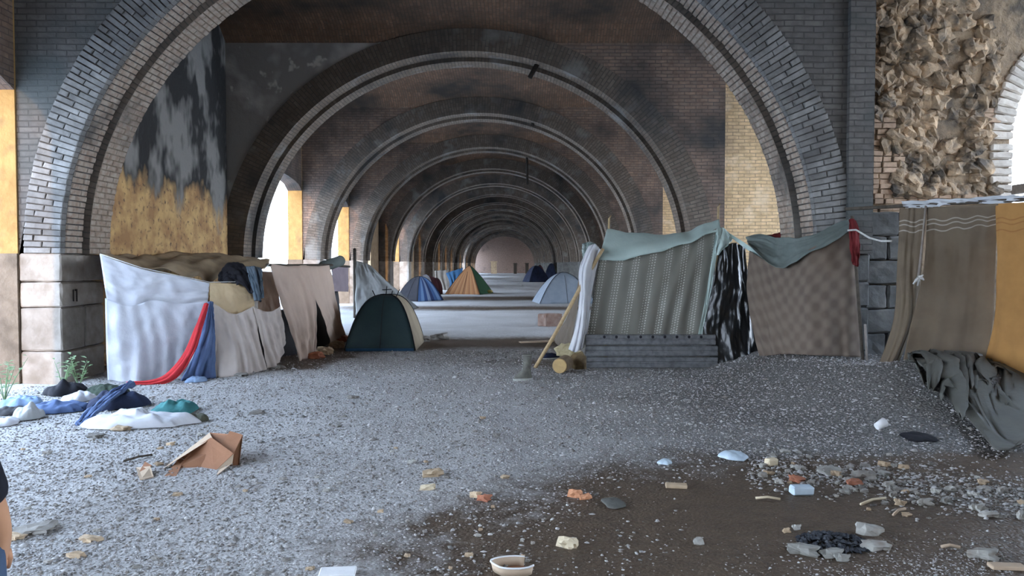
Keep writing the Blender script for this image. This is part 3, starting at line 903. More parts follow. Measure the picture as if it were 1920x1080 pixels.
def band_blanket(name, base, base2, line, centres):
    """woolen blanket with fine wavy lines across it, given as distances from its top edge"""
    m, nt, bs, out = new_mat(name)
    uv = nt.nodes.new('ShaderNodeUVMap'); sep = nt.nodes.new('ShaderNodeSeparateXYZ'); nt.links.new(uv.outputs[0], sep.inputs[0])
    k = N(nt, 'ShaderNodeMath', operation='MULTIPLY'); nt.links.new(sep.outputs[0], k.inputs[0]); k.inputs[1].default_value = 26.0
    s = N(nt, 'ShaderNodeMath', operation='SINE'); nt.links.new(k.outputs[0], s.inputs[0])
    w = N(nt, 'ShaderNodeMath', operation='MULTIPLY_ADD'); nt.links.new(s.outputs[0], w.inputs[0]); w.inputs[1].default_value = 0.014; nt.links.new(sep.outputs[1], w.inputs[2])
    pos = position(nt)
    col = mixc(nt, ramp(nt, noise_tex(nt, pos, 5, 4), 0.35, 0.7), base, base2)
    for c in centres:
        d = N(nt, 'ShaderNodeMath', operation='SUBTRACT'); nt.links.new(w.outputs[0], d.inputs[0]); d.inputs[1].default_value = c
        a = N(nt, 'ShaderNodeMath', operation='ABSOLUTE'); nt.links.new(d.outputs[0], a.inputs[0])
        r = N(nt, 'ShaderNodeMapRange'); r.inputs[1].default_value = 0.004; r.inputs[2].default_value = 0.010; r.inputs[3].default_value = 0.75; r.inputs[4].default_value = 0.0
        nt.links.new(a.outputs[0], r.inputs[0])
        col = mixc(nt, r.outputs[0], col, line)
    nt.links.new(col, bs.inputs['Base Color']); bs.inputs['Roughness'].default_value = 0.95
    bump(nt, bs, noise_tex(nt, pos, 160, 3), 0.25, 0.004)
    return m
M['brownblanket'] = band_blanket('brown_wool_blanket', (0.165, 0.128, 0.09), (0.14, 0.107, 0.077), (0.42, 0.38, 0.33), (0.16, 0.21, 0.28))
M['ochreblanket'] = band_blanket('ochre_wool_blanket', (0.40, 0.21, 0.07), (0.34, 0.175, 0.06), (0.27, 0.12, 0.04), (0.17, 0.22, 0.30))

def check_blanket():
    m, nt, bs, out = new_mat('checked_brown_blanket')
    uv = nt.nodes.new('ShaderNodeUVMap')
    rot = N(nt, 'ShaderNodeMapping'); rot.inputs['Rotation'].default_value = (0, 0, 0.5); nt.links.new(uv.outputs[0], rot.inputs[0])
    sep = nt.nodes.new('ShaderNodeSeparateXYZ'); nt.links.new(rot.outputs[0], sep.inputs[0])
    outs = []
    for k in (0, 1):
        mu = N(nt, 'ShaderNodeMath', operation='MULTIPLY'); nt.links.new(sep.outputs[k], mu.inputs[0]); mu.inputs[1].default_value = 36
        s = N(nt, 'ShaderNodeMath', operation='SINE'); nt.links.new(mu.outputs[0], s.inputs[0]); outs.append(s.outputs[0])
    a = N(nt, 'ShaderNodeMath', operation='ADD'); nt.links.new(outs[0], a.inputs[0]); nt.links.new(outs[1], a.inputs[1])
    mr = N(nt, 'ShaderNodeMapRange'); mr.inputs[1].default_value = -1.2; mr.inputs[2].default_value = 1.4; nt.links.new(a.outputs[0], mr.inputs[0])
    pos = position(nt)
    base = mixc(nt, ramp(nt, noise_tex(nt, pos, 1.6, 4), 0.4, 0.7), (0.15, 0.115, 0.09), (0.115, 0.09, 0.075))
    col = mixc(nt, mr.outputs[0], base, (0.185, 0.145, 0.115))
    nt.links.new(col, bs.inputs['Base Color']); bs.inputs['Roughness'].default_value = 0.95
    bump(nt, bs, noise_tex(nt, pos, 140, 3), 0.25, 0.004)
    return m
M['checked'] = check_blanket()

def stripe_mat(name, cols, period):
    m, nt, bs, out = new_mat(name)
    uv = nt.nodes.new('ShaderNodeUVMap'); sep = nt.nodes.new('ShaderNodeSeparateXYZ'); nt.links.new(uv.outputs[0], sep.inputs[0])
    d = N(nt, 'ShaderNodeMath', operation='DIVIDE'); nt.links.new(sep.outputs[0], d.inputs[0]); d.inputs[1].default_value = period
    fr = N(nt, 'ShaderNodeMath', operation='FRACT'); nt.links.new(d.outputs[0], fr.inputs[0])
    r = nt.nodes.new('ShaderNodeValToRGB'); r.color_ramp.interpolation = 'CONSTANT'
    els = r.color_ramp.elements
    while len(els) < len(cols): els.new(0.5)
    for k, c in enumerate(cols): els[k].position = k / len(cols); els[k].color = rgba(c)
    nt.links.new(fr.outputs[0], r.inputs[0]); nt.links.new(r.outputs[0], bs.inputs['Base Color'])
    bs.inputs['Roughness'].default_value = 0.8
    return m
M['bluestripe'] = stripe_mat('blue_striped_nylon', [(0.10, 0.20, 0.45), (0.24, 0.40, 0.68), (0.07, 0.13, 0.33), (0.32, 0.42, 0.62), (0.05, 0.08, 0.2)], 0.95)
M['orangestripe'] = stripe_mat('orange_ribbed_nylon', [(0.42, 0.20, 0.085), (0.33, 0.15, 0.07), (0.46, 0.24, 0.11)], 0.3)

def metal_plank_mat():
    m, nt, bs, out = new_mat('dull_grey_steel')
    pos = position(nt)
    col = mixc(nt, ramp(nt, noise_tex(nt, pos, 12, 5), 0.4, 0.65), (0.19, 0.195, 0.20), (0.115, 0.12, 0.125))
    nt.links.new(col, bs.inputs['Base Color']); bs.inputs['Roughness'].default_value = 0.55; bs.inputs['Metallic'].default_value = 0.0
    bump(nt, bs, noise_tex(nt, pos, 40, 3), 0.3, 0.004)
    return m
M['steel'] = metal_plank_mat()
# ------------------------------------------------------------------ shelter of hung sheets against the near pier
rope_pts = L3((187, 476, 9.98), (265, 502, 10.2), (330, 516, 10.45), (393, 529, 10.7), (470, 528, 11.2), (506, 494, 11.6))
tag(tube_obj('rope', rope_pts, 0.006, M['rope'], seg=6), 'cord sagging from the stone pier along the top of the white bedsheets', 'rope')
sheet('bedsheet', [L3((187, 477, 9.98), (265, 504, 10.2), (330, 517, 10.45), (393, 531, 10.7)), L3((194, 522, 9.99), (266, 540, 10.2), (330, 546, 10.45), (391, 551, 10.7)), L3((200, 563, 10.0), (245, 577, 10.12), (287, 567, 10.3), (340, 573, 10.5), (389, 569, 10.7))],
      M['white'], 'upper white bedsheet hung from the cord beside the stone pier', 'bedsheet', folds=4, amp=0.02, wr=0.02, seed=1)
ls = sheet('bedsheet', [L3((197, 559, 9.95), (245, 573, 10.08), (287, 563, 10.26), (340, 569, 10.46), (389, 565, 10.66)), L3((199, 640, 9.9), (240, 642, 10.0), (287, 640, 10.2), (340, 635, 10.45), (391, 632, 10.66)), [G(202, 714), G(250, 718), G(290, 714), G(345, 710), G(398, 706)]],
      M['white'], 'lower white bedsheet reaching the ground behind the red cloth', 'bedsheet', folds=6, amp=0.03, wr=0.02, seed=2, nv=44)
sheet('red_cloth', [L3((383, 570, 10.5), (387, 568, 10.5), (391, 570, 10.5)), L3((367, 612, 10.4), (374, 612, 10.36), (381, 613, 10.4)), L3((345, 662, 10.25), (354, 664, 10.2), (364, 663, 10.25)), L3((316, 698, 10.1), (324, 703, 10.05), (334, 707, 10.1)), L3((288, 712, 10.02), (290, 717, 10.0), (296, 722, 10.0)), L3((238, 716, 9.98), (238, 720, 9.95), (239, 724, 9.95))],
      M['red'], 'red cloth swept down in a long fold over the white bedsheet', 'cloth', folds=2, amp=0.03, wr=0.012, seed=3, nu=14, nv=60, thick=0.012)
sheet('quilt', [L3((391, 566, 10.58), (395, 565, 10.6), (399, 566, 10.62)), L3((381, 615, 10.5), (392, 614, 10.5), (402, 616, 10.6)), L3((364, 665, 10.42), (384, 662, 10.4), (403, 665, 10.55)), [G(338, 714), G(372, 712), G(403, 709)]],
      M['denim'], 'blue quilted cover hanging beside the red cloth', 'quilt', folds=2, amp=0.03, wr=0.03, seed=4, nu=24, thick=0.02)
sheet('cream_cloth', [L3((393, 530, 10.72), (425, 531, 10.9), (458, 533, 11.1)), L3((393, 550, 10.72), (432, 553, 10.9), (475, 556, 11.15)), L3((394, 576, 10.72), (438, 596, 10.95), (477, 588, 11.2))],
      M['cream'], 'small cream cloth pinned above the pale draped sheet', 'cloth', folds=2, amp=0.015, wr=0.012, seed=5)
sheet('draped_sheet', [L3((395, 566, 10.66), (415, 577, 10.75), (440, 589, 10.88), (474, 575, 11.12)), L3((400, 630, 10.62), (430, 634, 10.75), (462, 632, 10.9), (484, 626, 11.1)), [G(402, 708), G(428, 707), G(462, 702), G(500, 694)]],
      M['greige'], 'pale grey-pink sheet draped under the small cream cloth', 'bedsheet', folds=5, amp=0.04, wr=0.02, seed=6)
sheet('draped_sheet', [L3((474, 574, 11.12), (490, 582, 11.2), (508, 584, 11.35), (526, 574, 11.5)), L3((486, 620, 11.08), (502, 628, 11.2), (520, 626, 11.4), (533, 610, 11.55)), L3((502, 691, 11.2), (515, 686, 11.3), (528, 672, 11.5), (534, 640, 11.6))],
      M['greige'], 'pale sheet gathered in swags next to the tall peach curtain', 'bedsheet', folds=4, amp=0.04, wr=0.02, seed=7)
sheet('tan_blanket', [L3((484, 508, 11.9), (516, 510, 12.0)), L3((484, 600, 11.9), (530, 600, 12.1))],
      M['tan'], 'tan blanket panel behind the hanging grey trousers', 'blanket', folds=2, amp=0.01, wr=0.01, seed=8)
sheet('dark_blanket', [L3((490, 575, 12.3), (530, 580, 12.9), (560, 560, 13.6), (600, 530, 14.8), (632, 530, 16.4)), [Vector((p.x, p.y, ground_z(p.x, p.y) - 0.03)) for p in L3((470, 600, 12.3), (530, 600, 12.9), (570, 600, 13.6), (615, 600, 14.8), (645, 600, 16.4))]],
      M['charcoal'], 'charcoal blanket in the gap of the peach curtains', 'blanket', folds=4, amp=0.03, seed=9)
sheet('peach_curtain', [L3((505, 494, 11.65), (540, 499, 11.9), (573, 497, 12.4)), L3((524, 560, 11.7), (556, 562, 11.9), (592, 560, 12.4)), L3((542, 612, 11.8), (566, 615, 12.0), (594, 605, 12.5)), [G(561, 677), G(576, 672), G(592, 664)]],
      M['peach'], 'tall peach curtain hanging next to the swagged pale sheet', 'curtain', folds=3, amp=0.04, wr=0.02, seed=10)
sheet('peach_curtain', [L3((569, 498, 12.5), (597, 499, 13.4), (618, 497, 14.4)), L3((584, 545, 12.6), (608, 546, 13.4), (626, 545, 14.5)), L3((604, 590, 12.9), (620, 590, 13.6), (634, 585, 14.6)), L3((621, 642, 13.9), (632, 637, 14.3), (645, 628, 15.2))],
      M['peach'], 'farther peach curtain, ending at the mauve towel', 'curtain', folds=3, amp=0.04, wr=0.02, seed=11)
sheet('towel', [L3((622, 499, 15.15), (653, 501, 16.5)), L3((623, 546, 15.2), (653, 547, 16.5))],
      M['mauve'], 'mauve towel hanging past the peach curtains', 'towel', folds=2, amp=0.015, seed=12)
# roof tarp from the front cord to the wall
sheet('roof_tarp', [L3((192, 480, 11.2), (255, 482, 12.6), (330, 472, 13.6), (432, 480, 15.4), (500, 488, 16.4)), L3((190, 479, 10.5), (262, 490, 11.3), (345, 488, 12.0), (430, 490, 12.8), (505, 491, 13.4)), L3((189, 480, 10.05), (265, 504, 10.25), (345, 514, 10.6), (408, 522, 11.3), (500, 503, 12.0))],
      M['browntarp'], 'khaki brown tarp roofing the sheet shelter', 'tarp', folds=4, amp=0.06, wr=0.05, seed=13, top_hold=0.8, skew=0.4, nu=70, nv=40)
sheet('black_jacket', [L3((410, 520, 11.3), (425, 497, 11.5), (448, 494, 11.6), (470, 506, 11.5)), L3((411, 528, 11.05), (435, 520, 11.1), (462, 520, 11.15), (482, 530, 11.2)), L3((420, 530, 10.98), (445, 532, 11.0), (472, 548, 11.05), (489, 566, 11.1))],
      M['black'], 'black fleece jacket thrown over the shelter edge', 'jacket', folds=3, amp=0.03, wr=0.04, seed=14, thick=0.03)
j = empty('trousers', Q(478, 560, 11.15)); tag(j, 'grey-blue trousers hanging beside the black jacket', 'trousers')
sheet('trouser_leg', [L3((462, 500, 11.3), (477, 500, 11.3)), L3((470, 530, 11.1), (483, 528, 11.12)), L3((478, 564, 11.05), (488, 563, 11.06))], M['greyjean'], parent=j, folds=2, amp=0.02, wr=0.02, seed=15, nu=14, thick=0.025)
sheet('trouser_leg', [L3((474, 499, 11.35), (490, 503, 11.35)), L3((481, 530, 11.2), (492, 530, 11.2)), L3((485, 560, 11.1), (494, 558, 11.1))], M['greyjean'], parent=j, folds=2, amp=0.02, wr=0.02, seed=16, nu=14, thick=0.025)
mr_ = empty('rolled_mat', Q(628, 494, 15.4)); tag(mr_, 'dark rolled camping mat poking out above the towel', 'mat')
a, b = Q(606, 500, 14.7) - mr_.location, Q(638, 489, 15.6) - mr_.location
bm = bmesh.new(); tube(bm, [a, b], 0.11, 16); bm_obj('roll', bm, M['greentarp'], mr_, smooth=True)
bm = bmesh.new(); tube(bm, [b.lerp(a, -0.002), b + (b - a).normalized() * 0.03], [0.112, 0.10], 16); bm_obj('roll_end', bm, M['black'], mr_, smooth=True)
# beam carrying the curtains
tag(tube_obj('curtain_pole', L3((500, 497, 11.6), (545, 498, 12.1), (620, 497, 14.8), (655, 500, 16.6)), 0.025, M['darkwood']), 'dark pole carrying the peach curtains', 'pole')
# tarp and post past the shelter
tag(tube_obj('tarp_post', [G(665, 596), Q(665, 468, 17.6 * 1.0)], 0.04, M['darkwood']), 'dark upright post holding the pale grey tarp behind the green tent', 'post')
sheet('pale_tarp', [L3((668, 489, 18.0), (690, 495, 17.9), (700, 502, 17.8)), L3((668, 530, 17.9), (700, 535, 17.6), (735, 535, 17.2)), L3((668, 590, 17.8), (725, 590, 17.0), (786, 577, 16.4))],
      M['palegrey'], 'pale grey tarp slanting down from the post behind the green tent', 'tarp', folds=2, amp=0.04, wr=0.03, seed=17)

# ------------------------------------------------------------------ tents
def dome_tent(name, label, centre, rot, w, dp, h, power, mats, poles=None, pole_mat=None, n=14):
    """square-plan tent: four curved panels meeting on the diagonals"""
    root = empty(name, centre); root.rotation_euler = (0, 0, rot); tag(root, label, 'tent')
    def pt(u, t, side):
        m = 1 - t
        x, y = (u * m, -m) if side == 0 else ((m, u * m) if side == 1 else ((-u * m, m) if side == 2 else (-m, -u * m)))
        sag = 1 - 0.05 * (1 - u * u) * math.sin(math.pi * min(1, t))
        return (x * w / 2 * sag, y * dp / 2 * sag, h * (1 - m ** power))
    for side, nm in enumerate(('front_panel', 'side_panel', 'rear_panel', 'side_panel')):
        P = np.array([[pt(-1 + 2 * k / n, (j / n) ** 1.2 * 0.985, side) for k in range(n + 1)] for j in range(n + 1)])
        uv = [[(k / n * w, j / n * h) for k in range(n + 1)] for j in range(n + 1)]
        o = make_obj(nm, grid_mesh(nm, P, mats[side], uv=uv), root)
        s = o.modifiers.new('thickness', 'SOLIDIFY'); s.thickness = 0.006; s.offset = 0
        if side == 0:
            zp = [Vector(pt(0.0, t / 10 * 0.7, 0)) + Vector((0, -0.008, 0.004)) for t in range(11)]
            tube_obj('zip', zp, 0.006, M['charcoal'], o, seg=5)
    for s in (1, -1):
        pts = [pt(-1, t / 10 * 0.985, 0 if s > 0 else 1) for t in range(11)] + [pt(-1, (10 - t) / 10 * 0.985, 2 if s > 0 else 3) for t in range(11)]
        tube_obj('pole', [Vector(p) + Vector((0, 0, 0.012)) for p in pts], 0.009, pole_mat or M['black'], root, seg=6)
    return root

g0 = G(709, 659); g1 = G(797, 643)
green = dome_tent('dome_tent', 'dark green dome tent with beige side beside the peach curtains', (g0.x + 0.02, g0.y + 0.85, 0.0), 0.02, 1.30, 1.75, 1.0, 3.0, [M['tentgreen'], M['tentbeige'], M['tentbeige'], M['tentbeige']])
mb = MB(); mb.box((-0.62, -0.885, 0.0), (0.62, -0.872, 0.05)); mb.build('groundsheet_edge', M['bluetarp'], green)
for k, (x0, x1, z1) in enumerate(((0.0, 0.02, 0.18), (-0.2, -0.26, 0.1), (0.2, 0.27, 0.12), (0.1, 0.13, 0.09))):
    tube_obj('pole_tip', [(x0, -0.1, 0.97), (x1, -0.1, 0.99 + z1)], 0.009, M['black'], green, seg=6)
tube_obj('pole_tip', [(-0.07, -0.1, 1.1), (0.11, -0.1, 1.11)], 0.009, M['black'], green, seg=6)

c = G(880, 552)
dome_tent('ridge_tent', 'orange-brown tent with bottle green fly on the far gravel', (c.x - 0.05, c.y + 1.2, 0), -0.28, 1.95, 2.3, 1.52, 1.25, [M['orangestripe'], M['flygreen'], M['flygreen'], M['orange']])
mb = MB(); mb.box((-0.2, -0.12, 0), (0.2, 0.12, 0.22)); o = mb.build('yellow_sack', cloth_mat('yellow_cloth', (0.6, 0.5, 0.16), (0.5, 0.4, 0.14), 0.0)); o.location = G(918, 551)
sb = o.modifiers.new('round', 'SUBSURF'); sb.levels = sb.render_levels = 2
tag(o, 'yellow sack lying beside the orange-brown tent', 'sack')
c = G(1052, 569)
dome_tent('dome_tent', 'grey-blue dome tent half hidden behind the mint tarp shack', (c.x + 0.15, c.y + 1.0, 0), 0.12, 2.3, 2.1, 1.25, 1.9, [M['greyblue']] * 4)
c = G(1008, 529)
dome_tent('dome_tent', 'navy tent farthest along the hall floor', (c.x - 0.1, c.y + 1.3, 0), 0.3, 1.9, 2.0, 1.45, 2.0, [M['navy']] * 4)
c = G(1041, 527)
dome_tent('dome_tent', 'navy tent with light blue top beside the farthest navy tent', (c.x - 0.3, c.y + 1.0, 0), -0.2, 1.3, 1.5, 1.65, 2.0, [M['navy'], M['skyblue'], M['skyblue'], M['skyblue']])
c = G(1016, 528)
dome_tent('dome_tent', 'small maroon tent squeezed between the two far navy tents', (c.x + 0.0, c.y + 4.6, 0), 0.1, 1.2, 1.1, 1.5, 1.8, [M['maroon']] * 4)

def tunnel_tent(name, label, A, B, w, h, mat, end_mat, n=16, m=20):
    A, B = Vector(A), Vector(B)
    root = empty(name, (A + B) / 2); tag(root, label, 'tent')
    ax = (B - A); L = ax.length; ax.normalize(); sd = Vector((-ax.y, ax.x, 0))
    P = np.zeros((n + 1, m + 1, 3)); uv = np.zeros((n + 1, m + 1, 2))
    for j in range(n + 1):
        th = math.pi * j / n
        for k in range(m + 1):
            t = k / m
            sc_ = 1 - 0.18 * t - 0.03 * abs(math.sin(3 * math.pi * t))
            p = ax * (L * (t - 0.5)) + sd * (-math.cos(th) * w / 2 * sc_) + Vector((0, 0, h * sc_ * math.sin(th) ** 0.9))
            P[j, k] = p; uv[j, k] = (L * t, j / n * w)
    o = make_obj('canopy', grid_mesh('canopy', P, mat, uv=uv), root)
    s = o.modifiers.new('thickness', 'SOLIDIFY'); s.thickness = 0.006; s.offset = 0
    for kk in (0, m):
        bm = bmesh.new(); bm.faces.new([bm.verts.new(P[j, kk]) for j in range(n + 1)])
        bm_obj('end_panel', bm, end_mat, root)
    return root
c = G(783, 566)
dome_tent('dome_tent', 'blue striped tent with black end panel beyond the green tent', (c.x - 0.05, c.y + 1.1, 0), -0.72, 1.45, 1.5, 1.05, 2.0, [M['black'], M['bluestripe'], M['black'], M['bluestripe']])
a = G(797, 552); b = G(826, 552)
tunnel_tent('tarp_tent', 'dark brown tarp shelter behind the blue striped tent', (a.x, a.y + 0.3, 0), (b.x - 0.25, b.y + 0.5, 0), 1.5, 1.05, M['maroon'], M['charcoal'])
sheet('grey_tarp', [L3((815, 508, 46.5), (842, 506, 46.5)), L3((817, 545, 45.2), (846, 545, 45.2))], M['palegrey'] if False else cloth_mat('warm_grey_tarp', (0.26, 0.22, 0.18), (0.2, 0.17, 0.14), 0.1), 'warm grey tarp hung between the dark tarp shelter and the blue tarp', 'tarp', folds=3, amp=0.08, seed=21, nu=24, nv=16)
sheet('blue_tarp', [L3((836, 512, 43.5), (868, 502, 43.5)), L3((843, 530, 43), (864, 530, 43)), L3((842, 547, 42.5), (856, 547, 42.5))], M['bluetarp'], 'blue tarp hung just behind the orange-brown tent', 'tarp', folds=3, amp=0.08, seed=22, nu=24, nv=16)
g = G(834, 549); o = make_obj('white_crate', block_mesh('white_crate', 0.55, 0.3, 0.14, M['paper'], 3, 0.01)); o.location = g + Vector((0, 0, 0.07))
tag(o, 'flat white crate on the ground before the warm grey tarp', 'crate')
# brown block on the ground before the grey tent
o = make_obj('masonry_block', block_mesh('masonry_block', 0.50, 0.42, 0.33, rough_mat('red_brown_block', (0.22, 0.13, 0.10), (0.30, 0.22, 0.18), 6), 4, 0.015)); p = G(1032, 612); o.location = p + Vector((0, 0.1, 0.16)); o.rotation_euler = (0, 0, 0.5)
tag(o, 'red-brown masonry block on the gravel behind the slanting stick', 'block')
# posts near the far wall
for (px, w_, lab, mt) in ((926, 0.95, 'pale square pillar stump before the far end wall', M['ochre_plain']), (966, 0.5, 'short brown post before the far end wall, nearer the middle', M['darkwood']), (988, 0.5, 'brown post before the far end wall, nearer the navy tents', M['darkwood'])):
    d = 122.0; p = Q(px, 513, d); hgt = 1.9 if px < 950 else 1.6
    mb = MB(); mb.box((-w_ / 2, -0.3, 0), (w_ / 2, 0.3, hgt)); mb.box((-w_ * 0.62, -0.36, hgt), (w_ * 0.62, 0.36, hgt + 0.15))
    o = mb.build('stone_pillar' if px < 950 else 'wooden_post', mt); o.location = (p.x, d, 0); tag(o, lab, 'post' if px > 950 else 'pillar')
# ------------------------------------------------------------------ shack with the lace curtain
D0 = 11.45
sheet('lace_curtain', [L3((1126, 478, D0), (1200, 476, D0), (1280, 458, D0), (1344, 428, D0)), L3((1112, 560, D0), (1200, 562, D0 - 0.03), (1280, 558, D0 - 0.03), (1328, 540, D0)), L3((1100, 634, D0), (1180, 634, D0 - 0.02), (1260, 634, D0), (1311, 634, D0))],
      M['lace'], 'grey lace curtain stretched across the front of the mint-topped shack', 'curtain', folds=7, amp=0.014, wr=0.012, seed=31, nu=70, nv=50)
sheet('mint_tarp', [L3((1152, 478, D0 + 2.2), (1205, 480, D0 + 2.2), (1275, 476, D0 + 2.1), (1338, 466, D0 + 2.0)), L3((1141, 430, D0 + 0.7), (1200, 440, D0 + 0.7), (1275, 437, D0 + 0.7), (1346, 413, D0 + 0.5)), L3((1133, 452, D0 + 0.2), (1190, 460, D0 + 0.1), (1275, 448, D0 + 0.1), (1350, 422, D0 + 0.1)), L3((1122, 489, D0 - 0.05), (1185, 484, D0 - 0.06), (1265, 462, D0 - 0.06), (1352, 432, D0 - 0.05))],
      M['mint'], 'mint green tarp over the top of the lace curtain shack', 'tarp', folds=3, amp=0.025, wr=0.025, seed=32, top_hold=0.9, nu=60)
for k, (a, b, lab) in enumerate((((1136, 470, D0 + 0.4), (1142, 410, D0 + 0.7), 'pale stick tip poking out of the mint tarp near the white hanging sheet'), ((1343, 450, D0 + 0.35), (1347, 388, D0 + 0.5), 'pale stick tip poking out of the mint tarp near the black plastic'))):
    top = Q(*b); base = Vector((top.x - 0.05, top.y, ground_z(top.x, top.y)))
    st = tube_obj('support_stick', [base, base.lerp(top, 0.7), top, top + Vector((0.03, 0, 0.05))], [0.022, 0.02, 0.017, 0.01], M['wood']); tag(st, lab, 'stick')
sheet('plastic_strip', [L3((1342, 436, D0 - 0.08), (1351, 434, D0 - 0.08)), L3((1325, 545, D0 - 0.08), (1333, 545, D0 - 0.08)), L3((1308, 632, D0 - 0.08), (1315, 632, D0 - 0.08))], M['mint'], 'narrow whitish strip down the edge of the lace curtain', 'strip', folds=1, amp=0.01, seed=34, nu=8, nv=30)
sheet('tied_cloth', [L3((1345, 428, D0 - 0.1), (1356, 427, D0 - 0.1), (1366, 436, D0 - 0.05)), L3((1343, 446, D0 - 0.12), (1357, 452, D0 - 0.14), (1372, 452, D0 - 0.05)), L3((1340, 474, D0 - 0.08), (1345, 478, D0 - 0.1), (1352, 470, D0 - 0.08))], M['mint'], 'pale knotted cloth at the top corner beside the black plastic', 'cloth', folds=2, amp=0.03, wr=0.03, seed=35, nu=20, nv=20, thick=0.012)
sheet('black_plastic', [L3((1348, 468, D0 - 0.06), (1372, 456, D0), (1396, 461, D0 + 0.1)), L3((1336, 540, D0 - 0.1), (1375, 540, D0 - 0.15), (1406, 545, D0)), L3((1318, 620, D0 - 0.08), (1375, 630, D0 - 0.2), (1418, 625, D0 - 0.1)), L3((1340, 694, D0 - 0.15), (1388, 684, D0 - 0.3), (1428, 662, D0 - 0.25))],
      M['blackfilm'], 'shiny black plastic sheet closing the end of the lace curtain shack', 'plastic sheet', folds=3, amp=0.03, wr=0.035, seed=36, nu=50, nv=60, skew=0.3)
sheet('tarp_flap', [L3((1360, 432, D0), (1400, 458, D0 - 0.2), (1462, 500, D0 - 0.9)), L3((1362, 438, D0), (1398, 466, D0 - 0.2), (1455, 503, D0 - 0.9))], M['mint'], 'narrow pale tarp edge sloping from the shack to the grey-green tarp', 'tarp', folds=1, amp=0.01, seed=37, nv=6)
# long steel planks laid on edge along the foot of the shack
for k, lab in enumerate(('bottom grey steel plank at the foot of the lace curtain', 'middle grey steel plank of the three at the foot of the lace curtain', 'top grey steel plank with round holes below the lace curtain')):
    y_hi, y_lo = [(669, 690), (648, 668), (627, 647)][k]
    d = D0 - 0.16
    a, b = Q(1098 if k else 1100, y_lo, d), Q(1345 if k != 2 else 1341, y_hi, d)
    L, H = b.x - a.x, b.z - a.z
    root = empty('steel_plank', ((a.x + b.x) / 2, d, a.z)); tag(root, lab, 'plank', 'steel planks at the shack')
    mb = MB()
    prof = [(0.0, 0.0), (-0.03, 0.012), (-0.03, H * 0.38), (-0.018, H * 0.45), (-0.018, H * 0.55), (-0.03, H * 0.62), (-0.03, H - 0.012), (0.0, H - 0.002), (0.05, H - 0.002), (0.05, 0.0)]
    for (p, q) in zip(prof, prof[1:] + prof[:1]):
        mb.quad((-L / 2, p[0], p[1]), (L / 2, p[0], p[1]), (L / 2, q[0], q[1]), (-L / 2, q[0], q[1]))
    me = mb.mesh('plank_body', M['steel']); bmm = bmesh.new(); bmm.from_mesh(me); bmesh.ops.holes_fill(bmm, edges=bmm.edges[:], sides=20); bmesh.ops.recalc_face_normals(bmm, faces=bmm.faces[:]); bmm.to_mesh(me); bmm.free()
    pbody = make_obj('plank_body', me, root)
    if k == 2:
        for q in range(9):
            bm = bmesh.new(); bmesh.ops.create_cone(bm, cap_ends=True, segments=10, radius1=0.022, radius2=0.022, depth=0.006)
            o = bm_obj('hole', bm, M['black'], pbody); o.location = (-L / 2 + 0.28 + q * (L - 0.5) / 8, -0.031, H * 0.78); o.rotation_euler = (math.pi / 2, 0, 0)
# white sheet hanging off the shack corner
sheet('white_sheet', [L3((1104, 462, D0 + 0.1), (1116, 458, D0), (1128, 470, D0 - 0.05)), L3((1086, 505, D0 - 0.05), (1100, 505, D0 - 0.2), (1117, 510, D0 - 0.05)), L3((1087, 555, D0 - 0.05), (1098, 560, D0 - 0.2), (1106, 570, D0 - 0.1)), L3((1080, 610, D0 - 0.05), (1092, 615, D0 - 0.25), (1102, 612, D0 - 0.1)), L3((1066, 655, D0 - 0.1), (1080, 660, D0 - 0.25), (1095, 650, D0 - 0.15))],
      M['white2'], 'white sheet hanging bunched from the corner of the lace curtain shack', 'bedsheet', folds=3, amp=0.05, wr=0.03, seed=38, nu=30, nv=60, top_hold=0.6, thick=0.012)
sheet('patterned_rag', [L3((1092, 458, D0 + 0.2), (1105, 454, D0 + 0.15), (1117, 458, D0 + 0.15)), L3((1092, 475, D0 + 0.15), (1106, 472, D0 + 0.05), (1117, 478, D0 + 0.1)), L3((1095, 488, D0 + 0.2), (1107, 492, D0 + 0.1), (1115, 490, D0 + 0.15))], cloth_mat('green_and_white_rag', (0.42, 0.48, 0.46), (0.05, 0.10, 0.09), 0.0, scale=14), 'green and white rag bundled above the white hanging sheet', 'rag', folds=3, amp=0.04, wr=0.05, seed=39, nu=20, nv=20, thick=0.02)
sheet('side_tarp', [L3((1098, 495, D0 + 0.3), (1092, 500, D0 + 1.6)), L3((1085, 560, D0 + 0.2), (1076, 565, D0 + 1.6)), [G(1072, 676), G(1040, 640)]], cloth_mat('drab_brown_tarp', (0.20, 0.16, 0.12), (0.15, 0.12, 0.09), 0.05), 'drab brown tarp forming the side of the lace curtain shack', 'tarp', folds=2, amp=0.04, seed=40)
# slanting stick, boot, log, straw sack, shoe
pb = G(1003, 690); pt_ = Q(1131, 466, D0 - 0.12)
tag(tube_obj('slanting_stick', [pb + Vector((0, 0, 0.0)), pb.lerp(pt_, 0.3) + Vector((0.01, 0, 0)), pb.lerp(pt_, 0.65) - Vector((0.008, 0, 0)), pt_], [0.03, 0.029, 0.03, 0.026], M['wood'], seg=10), 'long pale stick slanting from the ground to the shack corner', 'stick')

